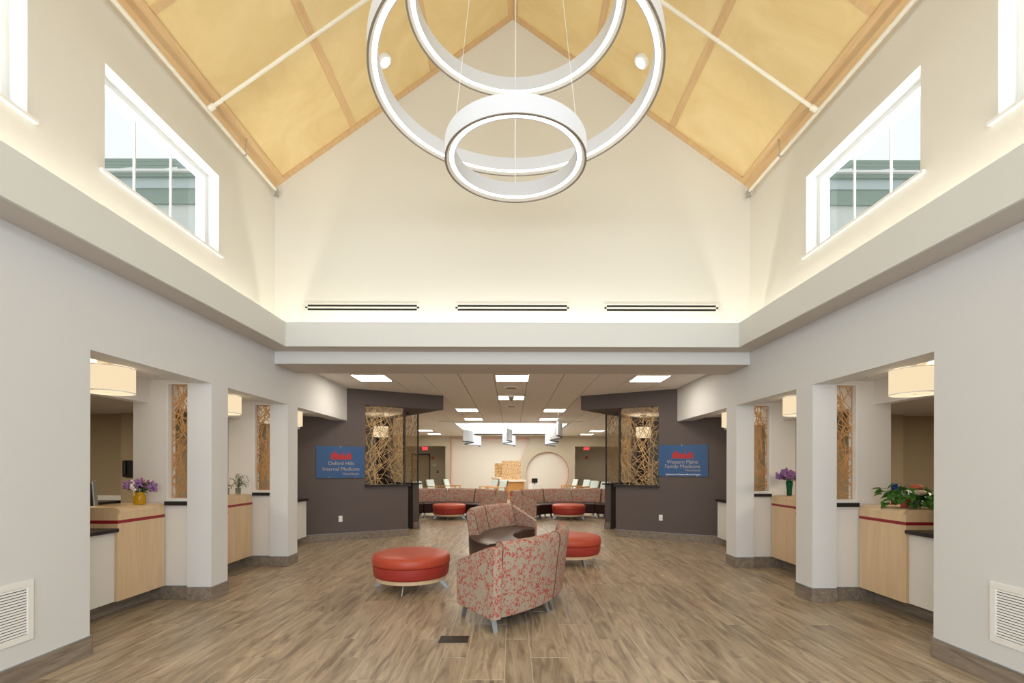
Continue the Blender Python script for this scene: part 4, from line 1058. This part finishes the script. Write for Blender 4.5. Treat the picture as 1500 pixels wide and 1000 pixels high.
# potted pothos and ornaments on the front right desk
def pothos(loc, label, seed, n, reach, ps=1.0):
    rg = random.Random(seed); t = empty('potted_plant', loc, 0, label, 'plant')
    m = MB(); m.lathe([(a_*ps, b_) for a_, b_ in [(0, .002), (.042, .002), (.060, .085), (.068, .085), (.070, .118), (.060, .118), (.055, .10), (0, .10)]], seg=28); m.build('pot', 'terracotta', t, smooth=40)
    st = MB(); lf = MB()
    for i in range(n):
        a = rg.uniform(0, 6.28); rr = reach*rg.uniform(.25, 1); zz = .12+rg.uniform(-.07, .07)*(1 if rr > .09 else 0)+rg.uniform(0, .06); zz = max(.02, zz-(.09*rg.random() if rr > .11 else 0))
        c = Vector((rr*math.cos(a), rr*math.sin(a), zz))
        st.tube([(0, 0, .10), (c.x*.45, c.y*.45, max(.14, zz+.02)), c], .002, 4)
        leafmesh(lf, c, (math.cos(a)+rg.uniform(-.5, .5), math.sin(a)+rg.uniform(-.5, .5), rg.uniform(-.7, .1)), (rg.uniform(-.3, .3), rg.uniform(-.6, 0), 1), rg.uniform(.06, .095), rg.uniform(.055, .085), .25)
    st.build('stems', 'leaf', t); lf.build('leaves', 'leaf', t)
pothos((4.08, 5.02, 1.08), 'trailing pothos in a terracotta pot on the front right desk', 3, 85, .20, .80)
pothos((4.28, 4.92, 1.08), 'second leafy pothos plant to the right of the terracotta potted one', 9, 85, .17, .72)
t = empty('painted_stone', (4.10, 4.86, 1.08), R(10), 'speckled oval painted stone among the pothos leaves', 'ornament')
m = MB(); m.ball((0, 0, .165), .055, 20, 10, .55); m.build('stone', 'stone_paint', t, smooth=80); m = MB(); m.box(-.004, .004, -.004, .004, .0, .14); m.build('pick', 'leaf_dark', t)
t = empty('ceramic_mushroom', (4.2, 5.02, 1.08), 0, 'terracotta red mushroom-shaped ornament above the pothos', 'ornament')
m = MB(); m.lathe([(0, .245), (.03, .242), (.055, .225), (.062, .200), (.05, .195), (0, .2)], seg=24); m.build('cap', 'terracotta', t, smooth=60)
m = MB(); m.lathe([(0, 0), (.02, 0), (.014, .2), (0, .2)], seg=12); m.build('stalk', 'stone_paint', t, smooth=60)
t = empty('tissue_container', (4.53, 5.78, .88), 0, 'blue, white and red container behind the front right desk', 'container')
m = MB(); m.box(-.05, .05, -.05, .05, .33, .43); m.build('blue_top', 'blue_plastic', t, bevel=.012); m = MB(); m.box(-.048, .048, -.048, .048, .30, .33); m.build('white_middle', 'white_metal', t); m = MB(); m.box(-.05, .05, -.05, .05, .0, .30); m.build('red_bottom', 'red_plastic', t)
# office worktops behind the bays (give the equipment something to stand on)
for s in (-1, 1):
    t = empty('office_worktop', (s*6.3, 6.3, 0), 0, 'dark worktop inside the %s office behind the reception bays' % SIDE[s], 'worktop')
    m = MB(); m.box(-.95, .95, -.95, .95, .715, .745); m.build('top', 'black_stone', t)
    for sx in (-1, 1):
        for y in (-.85, .85): m = MB(); m.box(sx*.88-.03, sx*.88+.03, y-.03, y+.03, 0, .715); m.build('leg', 'alu', t)
    # white counter at the back
    t = empty('back_counter', (s*7.0, 8.1, 0), 0, 'pale back counter along the taupe wall of the %s office' % SIDE[s], 'counter')
    m = MB(); bx(m, s, -.25, 1.0, -.25, .38, .86, .90); m.build('top', 'black_stone', t); m = MB(); bx(m, s, -.25, 1.0, -.2, .36, 0, .86); m.build('cabinet', 'taupe', t)
    m = MB(); bx(m, s, -.25, 1.0, .35, .375, .90, .98); m.build('splash', 'white_laminate', t)
t = empty('computer_monitor', (-4.50, 5.22, .745), R(38), 'grey computer monitor seen edge-on at the near left desk', 'monitor')
m = MB(); m.obox((0, 0, .42), (.008, 0, 0), (0, .26, 0), (-.012, 0, .17)); m.build('screen', 'alu', t, bevel=.006)
m = MB(); m.obox((-.02, 0, .42), (.014, 0, 0), (0, .22, 0), (-.012, 0, .15)); m.build('back_shell', 'black', t, bevel=.006)
m = MB(); m.box(-.10, -.03, -.02, .02, .30, .36); m.box(-.12, -.09, -.02, .02, 0, .36); m.box(-.2, -.02, -.12, .12, .0, .015); m.build('arm', 'black', t)
t = empty('desk_device', (-4.52, 5.02, .745), R(20), 'black desk machine behind the front left transaction desk, right of the monitor', 'device')  # black shape taken for a telephone, built tall to show above the desk
m = MB(); m.extr([(-.10, -.1, 0), (.10, -.1, 0), (.10, -.1, .34), (.02, -.1, .385), (-.10, -.1, .33)], (0, .2, 0)); m.build('body', 'black', t, bevel=.01); m = MB(); m.box(-.08, .02, -.16, -.1, .12, .135); m.build('front_tray', 'screen_grey', t)
for s in (-1, 1):
    t = empty('office_low_desk', (s*4.75, 4.3, 0), 0, 'black inner desk top behind the front %s low counter' % SIDE[s], 'desk')
    m = MB(); m.box(-.14, .14, -.6, .48, .70, .745) if False else m.box(-.14 if s > 0 else -.10, .10 if s > 0 else .45, -.6, .48, .715, .745); m.build('top', 'black_stone', t)
    m = MB(); m.box(-.03, .03, -.55, .4, 0, .715); m.build('support', 'taupe', t)
t = empty('wall_telephone', (-6.52, 8.28, 1.46), 0, 'black telephone mounted on the office wall at left', 'telephone')
m = MB(); m.box(-.10, .10, -.07, 0, -.15, .13); m.build('body', 'black', t, bevel=.01); m = MB(); m.box(-.07, -.02, -.11, -.07, -.12, .12); m.build('handset', 'black', t, bevel=.01)

# ------------------------------------------------------------------ outside: neighbouring wings with slatted sunshades
for s in (-1, 1):
    t = empty('neighbour_wing', (s*9.2, 9.2, 0), 0, 'pale green-grey building wing with white slatted sunshade seen through the %s clerestory' % SIDE[s], 'building')
    m = MB(); m.box(-5, 4.0, 0, .3, 3.3, 6.46); m.build('wall', 'ext_wall', t)
    m = MB(); m.box(-5, 4.05, -.05, .3, 6.46, 6.74); m.build('wall_band', 'ext_green', t)
    m = MB(); m.box(-5, 4.05, -.08, .3, 6.74, 6.92); m.build('pale_band', 'ext_pale', t)
    m = MB(); m.box(-5, 4.1, -.14, .3, 6.92, 6.99); m.build('eave', 'ext_green', t)
    m = MB(); m.box(-5, 4.1, -.20, -.05, 6.99, 7.03); m.build('gutter', 'ext_white', t)
    for k in range(4):
        z = 7.08+k*.135
        m = MB(); m.obox((-.5, .0+k*.10, z), (4.6, 0, 0), (0, .05, .012), (0, -.004, .026)); m.build('slat', 'ext_green', t)
        m = MB(); m.obox((-.5, .04+k*.10, z+.036), (4.6, 0, 0), (0, .05, .012), (0, 0, .008)); m.build('slat_cap', 'ext_white', t)
    for k in range(12):
        m = MB(); m.obox((-4.6+k*.8, -.02, 7.12), (.24, 0, .03), (0, .01, 0), (-.003, 0, .018)); m.build('brace', 'ext_white', t)
